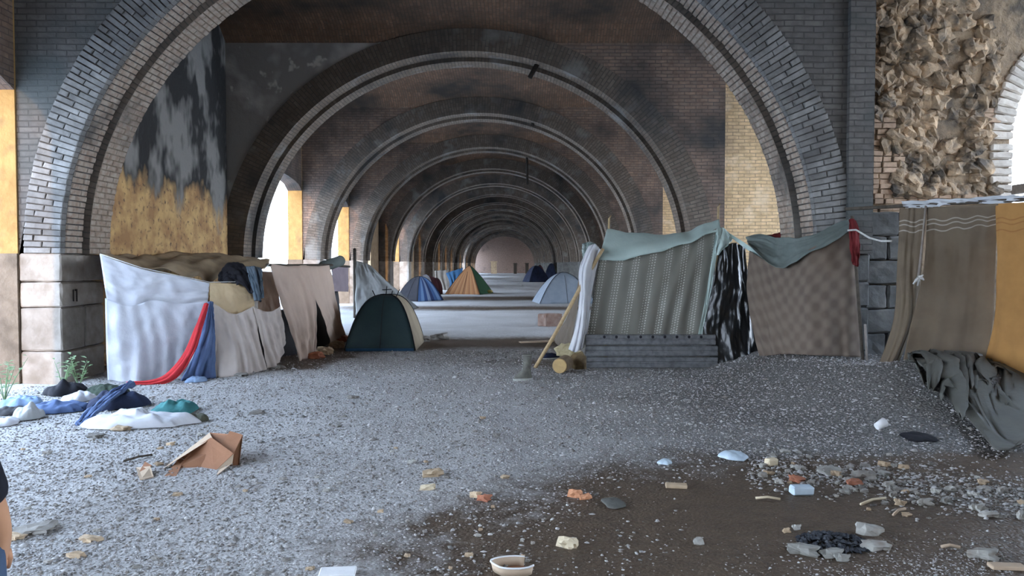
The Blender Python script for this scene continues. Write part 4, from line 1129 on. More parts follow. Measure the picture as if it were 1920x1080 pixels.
boot_g = G(984, 713)
boot = empty('boot', boot_g); tag(boot, 'worn grey-green boot standing beside the foot of the slanting stick', 'boot'); boot.rotation_euler = (0, 0.0, 0.25)
M['boot'] = rough_mat('grey_green_leather', (0.17, 0.165, 0.14), (0.11, 0.105, 0.09), 14, rough=0.7)
M['sole'] = rough_mat('pale_rubber', (0.46, 0.47, 0.42), (0.36, 0.36, 0.33), 14, rough=0.7)
bm = bmesh.new()   # shaft and foot lofted through stations (toe towards the viewer's left)
st_ = [((0.035, 0, 0.345), 0.060, 0.052), ((0.035, 0, 0.27), 0.058, 0.05), ((0.03, 0, 0.20), 0.056, 0.05), ((0.02, 0, 0.14), 0.066, 0.052), ((0.0, 0, 0.10), 0.088, 0.054), ((-0.02, 0, 0.055), 0.125, 0.055), ((-0.025, 0, 0.03), 0.132, 0.056)]
rings = []
for (c_, rx, ry) in st_:
    rings.append([bm.verts.new((c_[0] + rx * math.cos(t * math.pi / 8), ry * math.sin(t * math.pi / 8), c_[2])) for t in range(16)])
for a, b in zip(rings[:-1], rings[1:]):
    for t in range(16): bm.faces.new((a[t], b[t], b[(t + 1) % 16], a[(t + 1) % 16]))
bm.faces.new(rings[0]); bm.faces.new(list(reversed(rings[-1])))
boot_upper = bm_obj('upper', bm, M['boot'], boot, smooth=True)
bm = bmesh.new(); rings = []
for z_, k_ in ((0.0, 1.02), (0.03, 1.06), (0.034, 0.98)):
    rings.append([bm.verts.new((-0.025 + 0.138 * k_ * math.cos(t * math.pi / 8), 0.060 * k_ * math.sin(t * math.pi / 8) * (1.0 - 0.18 * math.cos(t * math.pi / 4)), z_)) for t in range(16)])
for a, b in zip(rings[:-1], rings[1:]):
    for t in range(16): bm.faces.new((a[t], a[(t + 1) % 16], b[(t + 1) % 16], b[t]))
bm.faces.new(list(reversed(rings[0]))); bm.faces.new(rings[-1])
bm_obj('sole', bm, M['sole'], boot)
for k in range(5):
    z_ = 0.16 + k * 0.036
    tube_obj('lace', [(-0.036, -0.03, z_), (-0.036, 0.0, z_ + 0.012), (-0.030, 0.032, z_)], 0.005, M['sole'], boot_upper, seg=6)
bm = bmesh.new(); tube(bm, [(0.035, 0, 0.335), (0.035, 0, 0.355)], [0.065, 0.062], 16); bm_obj('collar', bm, M['boot'], boot, smooth=True)

M['logwood'] = rough_mat('cut_log_wood', (0.58, 0.40, 0.18), (0.48, 0.33, 0.16), 9)
M['bark'] = rough_mat('log_bark', (0.30, 0.22, 0.14), (0.2, 0.15, 0.1), 14)
lg = G(1049, 701); log = empty('log', lg); tag(log, 'short cut log with yellow end under the straw-coloured sack', 'log'); log.rotation_euler = (0, 0, -0.3)
bm = bmesh.new(); tube(bm, [(0, 0.02, 0.115), (0, 0.42, 0.115)], 0.115, 18); bm_obj('bark', bm, M['bark'], log, smooth=False)
bm = bmesh.new(); tube(bm, [(0, 0.0, 0.115), (0, 0.022, 0.115)], [0.104, 0.108], 18); bm_obj('cut_end', bm, M['logwood'], log)
def lump(name, centre, sx, sy, sz, mat, seed, label, cat, group=None, rot=0.0, jag=0.35, sub=3):
    bm = bmesh.new(); bmesh.ops.create_icosphere(bm, subdivisions=sub, radius=1.0)
    for v in bm.verts:
        n_ = noise.noise(v.co * 1.6 + Vector((seed * 5.1, 0, 0))) + 0.5 * noise.noise(v.co * 4.0 + Vector((0, seed * 2.3, 0)))
        v.co *= 1 + jag * n_
        v.co = Vector((v.co.x * sx, v.co.y * sy, max(v.co.z, -0.55) * sz + 0.55 * sz))
    o = bm_obj(name, bm, mat, smooth=True); o.location = centre; o.rotation_euler = (0, 0, rot); tag(o, label, cat, group)
    return o
lump('straw_sack', G(1062, 690) + Vector((0.02, 0.1, 0.18)), 0.19, 0.15, 0.13, rough_mat('straw_sacking', (0.60, 0.52, 0.33), (0.42, 0.35, 0.20), 18), 5, 'straw-coloured sack lying on the cut log', 'sack')
o = lump('brown_sack', G(1080, 694) + Vector((0.05, 0.15, 0)), 0.13, 0.12, 0.16, rough_mat('brown_sacking', (0.24, 0.17, 0.09), (0.13, 0.09, 0.05), 12), 6, 'small brown sack between the log and the steel planks', 'sack')
def shoe(name, p, rot, upper, sole, label, cat='shoe', L=0.29):
    root = empty(name, p); root.rotation_euler = (0, 0, rot); tag(root, label, cat)
    for nm, zz, mat in (('sole', [(0.0, 1.0), (0.025, 1.04)], sole), ('upper', [(0.025, 0.98), (0.06, 0.92), (0.085, 0.66), (0.10, 0.5)], upper)):
        bm = bmesh.new(); rings = []
        for z_, k_ in zz:
            sh = -(1 - k_) * 0.35 * L
            rings.append([bm.verts.new((sh + L / 2 * k_ * math.cos(t * math.pi / 8), 0.05 * (0.5 + 0.5 * k_) * math.sin(t * math.pi / 8), z_)) for t in range(16)])
        for a, b in zip(rings[:-1], rings[1:]):
            for t in range(16): bm.faces.new((a[t], a[(t + 1) % 16], b[(t + 1) % 16], b[t]))
        bm.faces.new(list(reversed(rings[0]))); bm.faces.new(rings[-1])
        bm_obj(nm, bm, mat, root, smooth=(nm == 'upper'))
    return root
shoe('shoe', G(1034, 673), 0.5, M['navy'], M['sole'], 'navy shoe with pale sole behind the cut log', L=0.34)
shoe('shoe', G(1058, 664), 2.6, M['black'], M['charcoal'], 'black shoe tucked behind the straw-coloured sack', L=0.3)
a, b = G(975, 643), G(1078, 640)
o = make_obj('board', block_mesh('board', (b - a).length, 0.14, 0.03, M['cardpale'], 9, 0.004)); o.location = (a + b) / 2 + Vector((0, 0, 0.02)); o.rotation_euler = (0, 0, math.atan2(b.y - a.y, b.x - a.x)); tag(o, 'thin pale board lying on the ground behind the slanting stick', 'board')

# ------------------------------------------------------------------ blankets beside the right pier
D1 = 9.75
sheet('checked_blanket', [L3((1405, 470, 11.1), (1462, 497, 10.4), (1520, 466, 9.85), (1597, 428, D1)), L3((1402, 560, 11.1), (1470, 570, 10.4), (1525, 560, 9.85), (1604, 545, D1)), [G(1424, 668), Q(1472, 664, 10.35), Q(1528, 666, 9.85), Q(1612, 670, D1)]],
      M['checked'], 'brown checked blanket hung between the black plastic and the red cloth', 'blanket', folds=7, amp=0.025, wr=0.02, seed=51, nu=70, nv=50)
sheet('grey_green_tarp', [L3((1398, 444, 11.4), (1432, 440, 11.0), (1500, 447, 10.1), (1592, 408, D1 + 0.1)), L3((1400, 452, 11.1), (1448, 468, 10.7), (1510, 462, 9.95), (1596, 416, D1)), L3((1404, 460, 10.9), (1462, 503, 10.2), (1528, 470, 9.75), (1598, 432, D1 - 0.08))],
      M['greentarp'], 'grey-green tarp sagging in a V above the checked blanket', 'tarp', folds=2, amp=0.03, wr=0.03, seed=52, top_hold=0.9)
sheet('red_rag', [L3((1425, 447, 11.3), (1460, 436, 11.1), (1486, 440, 10.9)), L3((1432, 458, 11.1), (1462, 462, 10.9), (1480, 460, 10.75))], M['darkred'], 'dark red rag on top of the grey-green tarp', 'rag', folds=2, amp=0.03, wr=0.03, seed=53, nu=24, nv=14, thick=0.015)
sheet('red_hanging', [L3((1591, 412, D1 - 0.1), (1600, 410, D1 - 0.16), (1608, 420, D1 - 0.1)), L3((1593, 450, D1 - 0.1), (1602, 455, D1 - 0.18), (1612, 462, D1 - 0.1)), L3((1596, 490, D1 - 0.1), (1602, 498, D1 - 0.14), (1607, 500, D1 - 0.1))], M['darkred'], 'dark red cloth tied around the top of the pier post', 'cloth', folds=2, amp=0.03, wr=0.03, seed=54, nu=16, nv=24, thick=0.012)
pg = Q(1618, 668, D1 - 0.1)
tag(tube_obj('post', [(pg.x, pg.y, ground_z(pg.x, pg.y)), Q(1608, 540, D1 - 0.05), Q(1598, 405, D1 - 0.02)], 0.022, M['darkwood']), 'dark post at the edge of the checked blanket before the pier', 'post')
tag(tube_obj('short_pole', [Vector((pg.x + 0.03, pg.y - 0.05, ground_z(pg.x, pg.y))), Q(1622, 608, D1 - 0.15)], 0.016, M['timber_grey']), 'short grey stake leaning against the dark post', 'stake')
tag(tube_obj('white_rope', L3((1589, 432, D1 - 0.2), (1605, 431, D1 - 0.25), (1630, 446, D1 - 0.5), (1652, 452, D1 - 0.8), (1672, 452, D1 - 0.95)), 0.012, M['rope'], seg=6), 'white cord knotted from the dark post to the brown blanket', 'cord')
# rail and blankets
D2 = 8.75
def rail_pt(px):
    t = (px - 1585) / (1925 - 1585)
    return Q(px, 392 - 18 * t, 9.6 - 1.75 * t)
tag(tube_obj('rail', [rail_pt(x) for x in (1585, 1660, 1760, 1850, 1960, 2080)], 0.022, M['darkwood']), 'dark rail carrying the brown and ochre blankets', 'rail')
sheet('plastic_wrap', [[rail_pt(x) + Vector((0, -0.02, 0.05)) for x in (1690, 1750, 1800, 1860, 1925, 2000)], [rail_pt(x) + Vector((0, -0.06, 0.0 - 0.03 * ((x // 50) % 2))) for x in (1690, 1750, 1800, 1860, 1925, 2000)]], cloth_mat('white_plastic_film', (0.7, 0.72, 0.74), (0.5, 0.52, 0.55), 0.2, rough=0.35), 'crumpled white plastic film along the blanket rail', 'plastic film', folds=9, amp=0.03, wr=0.04, seed=55, nu=80, nv=10, top_hold=0.9)
def rail_row(xs_, dz): return [rail_pt(x) + Vector((0, -0.035, dz)) for x in xs_]
sheet('brown_blanket', [rail_row((1735, 1780, 1825, 1868), -0.03), L3((1732, 500, D2 + 0.1), (1780, 500, D2), (1825, 500, D2 - 0.1), (1866, 500, D2 - 0.2)), L3((1705, 620, D2), (1760, 620, D2 - 0.05), (1815, 620, D2 - 0.1), (1862, 600, D2 - 0.2)), L3((1690, 696, D2 - 0.1), (1750, 694, D2 - 0.15), (1800, 693, D2 - 0.2), (1843, 690, D2 - 0.25))],
      M['brownblanket'], 'wide brown wool blanket with pale wavy lines hung on the rail', 'blanket', folds=3, amp=0.02, wr=0.015, seed=56, nu=60, nv=60)
sheet('brown_blanket', [rail_row((1684, 1705, 1732), -0.03), L3((1682, 500, D2 + 0.3), (1705, 500, D2 + 0.2), (1728, 500, D2 + 0.15)), L3((1675, 600, D2 + 0.25), (1700, 605, D2 + 0.05), (1716, 590, D2 + 0.15)), L3((1645, 690, D2 + 0.2), (1662, 695, D2), (1684, 685, D2 + 0.1))],
      M['brownblanket'], 'narrow brown wool blanket strip tied back on the rail', 'blanket', folds=3, amp=0.035, wr=0.015, seed=57, nu=30, nv=60)
sheet('ochre_blanket', [rail_row((1862, 1900, 1960, 2040), -0.03), L3((1868, 500, D2 - 0.5), (1905, 500, D2 - 0.7), (1960, 500, D2 - 0.9), (2030, 500, D2 - 1.1)), L3((1862, 610, D2 - 0.4), (1905, 620, D2 - 0.7), (1960, 630, D2 - 0.9), (2030, 640, D2 - 1.2)), L3((1842, 688, D2 - 0.35), (1880, 708, D2 - 0.6), (1930, 720, D2 - 0.85), (2020, 745, D2 - 1.3))],
      M['ochreblanket'], 'ochre wool blanket hung on the rail beside the wide brown one', 'blanket', folds=2, amp=0.03, wr=0.015, seed=58, nu=50, nv=60)
tie = empty('tie_strap', Q(1726, 530, D2 + 0.05)); tag(tie, 'pale strap tying back the narrow brown blanket', 'strap')
strap_o = tube_obj('strap', [p - tie.location for p in [rail_pt(1731) + Vector((0, -0.06, 0)), Q(1730, 450, D2 + 0.05), Q(1722, 518, D2 - 0.02)]], 0.014, M['timber_grey'], tie, seg=6)
for (dx, dz) in ((-0.07, -0.08), (-0.02, -0.10), (0.04, 0.03), (0.05, -0.03)):
    p = Q(1722, 520, D2 - 0.03) - tie.location
    tube_obj('knot_end', [p, p + Vector((dx * 0.6, -0.03, dz * 0.4)), p + Vector((dx, -0.02, dz))], [0.018, 0.016, 0.01], M['rope'], strap_o, seg=6)
# grey tarp spread on the heap of earth below the blankets
tarp_px = [[(1728, 657), (1770, 655), (1812, 660), (1850, 684), (1935, 716)], [(1712, 672), (1765, 680), (1825, 690), (1875, 712), (1940, 748)], [(1702, 688), (1760, 708), (1820, 724), (1875, 748), (1940, 778)], [(1702, 698), (1765, 722), (1825, 742), (1868, 764), (1935, 798)]]
TP = [resample([Vector((p[0], p[1], 0)) for p in r_], 24) for r_ in tarp_px]
TP = [resample([TP[j][k] for j in range(4)], 16) for k in range(24)]
R2 = [[G(TP[k][j].x, TP[k][j].y) + Vector((0, 0, 0.085)) for k in range(24)] for j in range(16)]
sheet('ground_tarp', R2, M['groundtarp'], 'dark grey-green tarp spread over the heap at the foot of the blankets', 'tarp', folds=2, amp=0.012, wr=0.02, seed=59, top_hold=0.9, nu=60, nv=40, thick=0.008)
# ------------------------------------------------------------------ clothes heap, carton, rubble, weeds
def heap(name, px, py, w, dp, h, mat, seed, label, cat, rot=0.0, lift=0.0, nr=12, na=40, rag=0.35):
    c = G(px, py); ca, sa = math.cos(rot), math.sin(rot)
    vs, fs = [], []
    for j in range(nr + 1):
        r = j / nr
        for k in range(na):
            t = 2 * math.pi * k / na
            rr = r * (1 + rag * noise.noise((math.cos(t) * 1.4, math.sin(t) * 1.4, seed * 2.1)) + 0.12 * noise.noise((math.cos(t) * 5, math.sin(t) * 5, seed)))
            x, y = rr * math.cos(t) * w / 2, rr * math.sin(t) * dp / 2
            X, Y = c.x + x * ca - y * sa, c.y + x * sa + y * ca
            rid = abs(noise.noise((X * 6.0 + Y * 2, Y * 4.0, seed))) + 0.5 * abs(noise.noise((X * 15, Y * 9, seed + 3)))
            z = h * (max(0, 1 - r ** 2.2)) ** 0.55 * (0.6 + 0.75 * rid) + 0.010
            vs.append((X - c.x, Y - c.y, ground_z(X, Y) - c.z + z + lift))
    for j in range(nr):
        for k in range(na):
            a, b = j * na + k, j * na + (k + 1) % na
            fs.append((a, b, b + na, a + na))
    me = bpy.data.meshes.new(name); me.from_pydata(vs, [], fs); me.polygons.foreach_set('use_smooth', [True] * len(fs)); me.materials.append(mat)
    bm = bmesh.new(); bm.from_mesh(me); bmesh.ops.remove_doubles(bm, verts=bm.verts, dist=1e-4); bmesh.ops.recalc_face_normals(bm, faces=bm.faces[:]); bm.to_mesh(me); bm.free()
    o = make_obj(name, me); o.location = c; tag(o, label, cat)
    s = o.modifiers.new('thickness', 'SOLIDIFY'); s.thickness = 0.012
    s2 = o.modifiers.new('smooth', 'SUBSURF'); s2.levels = s2.render_levels = 2
    return o
heap('duvet', 262, 796, 1.05, 0.52, 0.14, M['white2'], 1, 'crumpled white duvet on the gravel in the clothes heap', 'duvet', rot=0.06)
heap('navy_jacket', 215, 763, 0.62, 0.6, 0.20, M['navy'], 2, 'dark navy jacket heaped against the back of the white duvet', 'jacket', rot=0.5)
sheet('navy_sleeve', [[G(243, 752) + Vector((0, 0, 0.22)), G(254, 752) + Vector((0, 0, 0.20))], [G(190, 774) + Vector((0, 0, 0.14)), G(203, 778) + Vector((0, 0, 0.12))], [G(141, 798) + Vector((0, 0, 0.015)), G(160, 800) + Vector((0, 0, 0.015))]], M['denim'], 'blue denim sleeve stretched out toward the stones in the clothes heap', 'garment', folds=1, amp=0.015, wr=0.03, seed=62, nu=14, nv=30, thick=0.03)
heap('teal_cloth', 328, 772, 0.52, 0.42, 0.13, M['teal'], 3, 'teal cloth at the end of the white duvet', 'cloth', rot=-0.1)
heap('olive_cloth', 366, 789, 0.26, 0.22, 0.07, rough_mat('olive_cloth', (0.10, 0.10, 0.07), (0.06, 0.06, 0.045), 9), 4, 'small olive cloth beyond the teal cloth', 'cloth')
heap('navy_trousers', 108, 772, 0.62, 0.40, 0.13, M['denim'], 5, 'blue trousers crumpled near the weeds at the pier foot', 'trousers', rot=0.2)
heap('white_rag', 150, 752, 0.34, 0.40, 0.12, M['white2'], 6, 'white rag between the navy jacket and the blue trousers', 'rag', rot=0.2)
heap('pale_bag', 55, 785, 0.26, 0.26, 0.15, M['palegrey'], 7, 'pale crumpled bag before the blue trousers', 'bag')
heap('light_blue_cloth', 42, 762, 0.45, 0.5, 0.14, M['skyblue'], 8, 'light blue cloth lying next to the pier foot', 'cloth', rot=0.3)
heap('white_paper_sheet', 4, 797, 0.3, 0.3, 0.07, M['white2'], 9, 'white cloth scrap cut by the picture edge near the light blue cloth', 'cloth')
heap('black_bag', 124, 738, 0.5, 0.45, 0.17, M['black'], 10, 'black bag against the pier behind the white rag', 'bag')
heap('dark_cloth', 20, 775, 0.4, 0.25, 0.07, M['charcoal'], 11, 'charcoal cloth beside the light blue cloth', 'cloth')
heap('green_cloth', 200, 737, 0.5, 0.4, 0.12, rough_mat('dark_green_cloth', (0.05, 0.07, 0.05), (0.03, 0.04, 0.03), 9), 12, 'dark green cloth at the corner of the lower white bedsheet', 'cloth')
heap('blue_rag', 368, 716, 0.3, 0.3, 0.08, M['skyblue'], 13, 'light blue rag on the ground below the blue quilt', 'rag')

def panel(name, pts, mat, parent, th=0.006):
    pts = [Vector(p) - parent.location for p in pts]
    n = (pts[1] - pts[0]).cross(pts[-1] - pts[0]).normalized() * th
    bm = bmesh.new()
    a = [bm.verts.new(p) for p in pts]; b = [bm.verts.new(p + n) for p in pts]
    bm.faces.new(a); bm.faces.new(list(reversed(b)))
    for k in range(len(pts)):
        bm.faces.new((a[k], b[k], b[(k + 1) % len(pts)], a[(k + 1) % len(pts)]))
    bmesh.ops.recalc_face_normals(bm, faces=bm.faces[:])
    return bm_obj(name, bm, mat, parent)
box = empty('cardboard_box', G(370, 888)); tag(box, 'torn brown cardboard box collapsed on the gravel', 'cardboard box')
panel('front_panel', [Q(336, 857, 5.95), Q(396, 820, 6.05), Q(438, 850, 5.85), Q(400, 886, 5.70)], M['card'], box)
panel('upright_flap', [Q(409, 842, 5.98), Q(431, 808, 6.15), Q(455, 815, 6.1), Q(437, 852, 5.9)], M['card'], box)
panel('top_flap', [Q(393, 811, 6.3), Q(398, 821, 6.06), Q(336, 858, 5.96), G(304, 880)], M['cardpale'], box)
panel('side_panel', [Q(336, 858, 5.95), Q(345, 862, 5.9), G(330, 893), G(308, 893)], M['card'], box)
panel('lower_flap', [Q(438, 851, 5.85), Q(436, 868, 5.8), G(404, 893), Q(399, 886, 5.7)], M['cardpale'], box)
panel('rear_panel', [Q(393, 811, 6.3), Q(455, 816, 6.12), G(448, 872), G(330, 878)], M['card'], box)
hp = empty('cardboard_scrap', G(272, 893)); tag(hp, 'small pale cardboard scrap beside the collapsed box', 'cardboard')
panel('torn_sheet', [G(255, 884) + Vector((0, 0, 0.03)), G(282, 886, 0.05), G(288, 896, 0.01), G(262, 902, 0.01)], M['cardpale'], hp)
panel('folded_edge', [G(258, 892, 0.01), G(272, 880) + Vector((0, 0, 0.06)), G(284, 884) + Vector((0, 0, 0.05)), G(270, 897, 0.01)], M['card'], hp)

# stones and rubble
M['pale_stone'] = rough_mat('pale_rubble', (0.42, 0.41, 0.37), (0.29, 0.28, 0.255), 14, c3=(0.25, 0.22, 0.19), s3=6, vary=0.3)
M['grey_stone'] = rough_mat('grey_brown_stone', (0.30, 0.285, 0.26), (0.20, 0.185, 0.165), 14, vary=0.35)
M['redbrick'] = rough_mat('broken_red_brick', (0.42, 0.17, 0.10), (0.32, 0.13, 0.08), 14)
M['orangebrick'] = rough_mat('broken_orange_brick', (0.66, 0.33, 0.18), (0.55, 0.26, 0.14), 14)
M['tanstone'] = rough_mat('tan_stone', (0.52, 0.40, 0.27), (0.40, 0.30, 0.2), 14, vary=0.2)
M['creamstone'] = rough_mat('cream_stone', (0.70, 0.60, 0.42), (0.6, 0.5, 0.35), 10)
SM = {k: [rock_mesh('loose_stone', s + 40, M[k], 1.0, 0.36, 2) for s in range(5)] for k in ('pale_stone', 'grey_stone', 'tanstone', 'redbrick', 'orangebrick', 'creamstone')}
def stone(px, py, wpx, hpx, mk, label, group=None, cat='stone', name='stone', seed=None):
    g = G(px, py); s = g.y / FPX
    o = make_obj(name, RND.choice(SM[mk]) if seed is None else SM[mk][seed % 5])
    o.scale = (wpx * s * 1.1, wpx * s * RND.uniform(0.6, 0.9), max(0.02, hpx * s * 0.95))
    o.rotation_euler = (RND.uniform(-.15, .15), RND.uniform(-.15, .15), RND.uniform(-.5, .5))
    o.location = g + Vector((0, 0, o.scale.z * 0.30))
    tag(o, label, cat, group); return o
r2 = random.Random(11)
for k in range(95):
    t = r2.random(); px = 1430 + 500 * t; py = 868 + 70 * t ** 1.1 + r2.gauss(0, 1) * (14 + 16 * math.sin(math.pi * min(1, t * 1.1)))
    if px > 1925 or py < 848: continue
    w = r2.choice((7, 9, 11, 13, 16, 20)); mk = r2.choice(('pale_stone', 'grey_stone', 'grey_stone', 'pale_stone', 'tanstone'))
    lab = '%s %s rubble stone in the litter strip, %s' % ('larger' if w > 12 else 'small', {'pale_stone': 'pale', 'grey_stone': 'grey', 'tanstone': 'tan'}[mk], 'near the pale blue carton' if px < 1590 else ('around the largest white stone' if px < 1720 else 'thinning out away from the cartons'))
    stone(px, py, w, w * r2.uniform(0.4, 0.75), mk, lab, 'litter strip: ' + lab, seed=k)
for k in range(60):
    px = r2.uniform(30, 1000); py = r2.uniform(770, 1070); w = r2.choice((7, 9, 11, 14))
    if py < 815 and px < 420: continue
    mk = r2.choice(('grey_stone', 'pale_stone', 'tanstone'))
    lab = 'small loose %s stone on the open gravel %s' % ({'pale_stone': 'pale', 'grey_stone': 'grey', 'tanstone': 'tan'}[mk], ('beside the person, before the cardboard box' if py > 880 else 'level with the cardboard box') if px < 460 else ('near the wet mud' if px > 760 else ('between the cardboard box and the tents' if py < 880 else 'before the white slab')))
    stone(px, py, w, w * 0.55, mk, lab, 'gravel: ' + lab, seed=k)
for (px, py, w, h, mk, lab) in (
    (1507, 1036, 52, 20, 'pale_stone', 'long pale stone in front of the ash heap'), (1632, 1000, 44, 22, 'pale_stone', 'pointed pale stone behind the ash heap'), (1640, 1028, 44, 18, 'pale_stone', 'flat grey stone at the end of the ash heap'), (1560, 1040, 40, 14, 'pale_stone', 'flat pale stone touching the front of the ash heap'), (1580, 1050, 26, 16, 'pale_stone', 'small white stone before the ash heap'),
    (1494, 992, 16, 12, 'pale_stone', 'small pale stone just behind the ash heap'), (1475, 998, 14, 10, 'tanstone', 'small pinkish stone beyond the ash heap'), (1843, 1045, 48, 20, 'pale_stone', 'long pale stone lying near the tan board'), (1620, 900, 38, 22, 'pale_stone', 'largest white stone in the litter strip'), (1735, 946, 26, 14, 'pale_stone', 'rounded pale stone at the mud side of the litter strip'),
    (1838, 956, 24, 14, 'pale_stone', 'white stone leading the row at the end of the litter strip'), (1852, 968, 28, 12, 'pale_stone', 'white stone following in the row at the end of the litter strip'), (1915, 972, 18, 18, 'pale_stone', 'white stone cut by the picture edge past the litter strip'),
    (62, 998, 58, 16, 'grey_stone', 'flat grey stone with red end near the standing person'), (30, 1010, 34, 14, 'tanstone', 'tan stone right beside the standing person'), (168, 1014, 34, 12, 'tanstone', 'wedge-shaped tan stone on the blue-grey gravel'), (143, 1045, 26, 14, 'tanstone', 'rounded tan stone nearest the standing person'), (230, 806, 34, 12, 'tanstone', 'brown stone against the white duvet'), (180, 820, 26, 10, 'grey_stone', 'grey stone just before the white duvet'),
    (812, 892, 34, 16, 'tanstone', 'tan stone at the start of the mud'), (802, 918, 24, 12, 'creamstone', 'cream pebble before the tan stone'), (892, 932, 20, 14, 'tanstone', 'brown stone at the rim of the puddle'), (908, 938, 24, 14, 'redbrick', 'red-brown stone at the rim of the puddle'), (1063, 1026, 32, 24, 'creamstone', 'cream triangular stone lying in the wet mud'), (1310, 1020, 18, 16, 'pale_stone', 'small white stone in the wet mud'),
    (1078, 932, 22, 18, 'orangebrick', 'orange brick fragment in the puddle'), (1098, 935, 20, 10, 'orangebrick', 'flatter orange brick fragment next to its twin in the puddle'), (1493, 902, 26, 14, 'redbrick', 'red brick fragment behind the pale blue carton'), (1602, 908, 30, 13, 'redbrick', 'red brick fragment leaning on the largest white stone'),
    (482, 776, 22, 8, 'grey_stone', 'dark flat stone on the gravel before the draped sheets'), (662, 747, 18, 8, 'grey_stone', 'dark stone on the gravel before the green tent'), (1668, 912, 24, 12, 'pale_stone', 'pale stone next to the largest white stone'), (1558, 888, 40, 16, 'pale_stone', 'flat white slab stone in the middle of the litter strip')):
    stone(px, py, w, h, mk, lab)
# debris at the foot of the peach curtains
for (px, py, w, h, mk, lab) in ((632, 652, 24, 18, 'tanstone', 'straw-brown lump between the peach curtain and the green tent'), (610, 664, 26, 18, 'tanstone', 'tan lump at the foot of the farther peach curtain'), (592, 672, 24, 16, 'redbrick', 'reddish lump at the foot of the tall peach curtain'), (640, 640, 26, 16, 'redbrick', 'dark reddish lump behind the straw-brown lump'), (520, 690, 26, 8, 'grey_stone', 'flat stone on the hem of the swagged pale sheet'), (450, 706, 20, 9, 'grey_stone', 'stone on the hem of the draped sheet'), (795, 640, 20, 14, 'grey_stone', 'dark stone at the rear corner of the green tent'), (824, 636, 34, 14, 'grey_stone', 'dark rubble lump past the green tent')):
    stone(px, py, w, h, mk, lab)

def small_box(name, px, py, wpx, dpx, hpx, mat, label, cat, rot=0.0, seed=1):
    g = G(px, py); s = g.y / FPX
    o = make_obj(name, block_mesh(name, wpx * s, dpx * s, hpx * s, mat, seed, hpx * s * 0.06)); o.location = g + Vector((0, 0, hpx * s * 0.5)); o.rotation_euler = (0, 0, rot); tag(o, label, cat)
    return o
small_box('blue_carton', 1503, 927, 42, 24, 17, M['bluewhite'], 'pale blue carton lying in the litter strip', 'carton', 0.05)
small_box('cream_carton', 1446, 873, 24, 16, 14, M['creamstone'], 'small cream carton at the start of the litter strip', 'carton', 0.4)
small_box('sponge', 1268, 914, 40, 20, 7, M['tanstone'], 'beige slab like a sponge on the brown mud', 'sponge', -0.15)
small_box('tan_board', 1888, 1066, 62, 24, 8, M['cardpale'], 'tan board at the mud edge near the long pale stone', 'board', -0.1)
small_box('pale_slab', 633, 1079, 68, 40, 10, M['paper'], 'white slab cut by the lower picture edge', 'slab', 0.1)
heap('plastic_bag', 1375, 858, 0.24, 0.24, 0.05, M['bluewhite'], 21, 'crumpled pale blue plastic bag at the mud edge', 'plastic bag')
heap('wrapper', 1247, 870, 0.12, 0.12, 0.03, M['bluewhite'], 22, 'small pale blue wrapper on the brown mud', 'wrapper')
heap('black_mat', 1725, 742, 0.30, 0.28, 0.03, M['black'], 23, 'small round black mat on the gravel before the blankets', 'mat')
heap('dark_rag', 1150, 945, 0.16, 0.22, 0.02, M['groundtarp'], 24, 'grey film scrap floating at the puddle', 'scrap')
# white paper cup
cup = empty('paper_cup', G(1645, 790)); tag(cup, 'white paper cup tipped over on the gravel before the blankets', 'cup'); cup.rotation_euler = (0.3, 1.1, 0.5)
bm = bmesh.new(); tube(bm, [(0, 0, 0), (0, 0, 0.10)], [0.032, 0.045], 14, cap=False); bmesh.ops.recalc_face_normals(bm, faces=bm.faces[:]); cb = bm_obj('cup_wall', bm, M['paper'], cup, smooth=True); cb.location = (-0.03, 0, 0.0); sm_ = cb.modifiers.new('t', 'SOLIDIFY'); sm_.thickness = 0.002
bm = bmesh.new(); tube(bm, [(0, 0, 0), (0, 0, 0.004)], 0.031, 14); o = bm_obj('cup_base', bm, M['paper'], cup); o.location = (-0.03, 0, 0)
cup.location.z += 0.05
# torn cardboard sleeve at the puddle
sl = empty('cardboard_tray', G(965, 1072)); tag(sl, 'torn cardboard tray with pale rim at the front of the puddle', 'cardboard tray')
ring = []
for k in range(21):
    t = math.pi * (0.35 + 1.5 * k / 20); ring.append(Vector((0.11 * math.cos(t) * (1 + 0.1 * math.sin(3 * t)), 0.075 * math.sin(t), 0.0)))
P = np.array([[tuple(p + Vector((0.0, 0, 0.002))) for p in ring], [tuple(p * 1.1 + Vector((0, 0, 0.05))) for p in ring]])
o = make_obj('tray_wall', grid_mesh('tray_wall', P, M['cardpale']), sl); s_ = o.modifiers.new('t', 'SOLIDIFY'); s_.thickness = 0.004
bm = bmesh.new(); bm.faces.new([bm.verts.new(p + Vector((0, 0, 0.004))) for p in ring]); bm_obj('tray_base', bm, M['card'], sl)
tube_obj('tray_rim', [p * 1.1 + Vector((0, 0, 0.05)) for p in ring], 0.005, M['paper'], sl, seg=6)
# sticks in the litter
for (a, b, lab, mt) in (((1417, 938), (1463, 940), 'thin pale stick lying before the pale blue carton', 'creamstone'), ((1614, 950), (1660, 938), 'pale stick slanting out of the litter strip', 'creamstone'), ((1675, 970), (1697, 958), 'thin curved twig on the mud below the litter strip', 'cardpale'), ((232, 868), (285, 856), 'dark stick on the gravel behind the cardboard box', 'darkwood'), ((1765, 1030), (1800, 1031), 'short pale stick on the wet mud', 'cardpale')):
    pa, pb2 = G(*a, 0.015), G(*b, 0.015)
    tag(tube_obj('stick', [pa, pa.lerp(pb2, 0.5) + Vector((0, 0.01, 0.008)), pb2], 0.009, M[mt], seg=6), lab, 'stick')
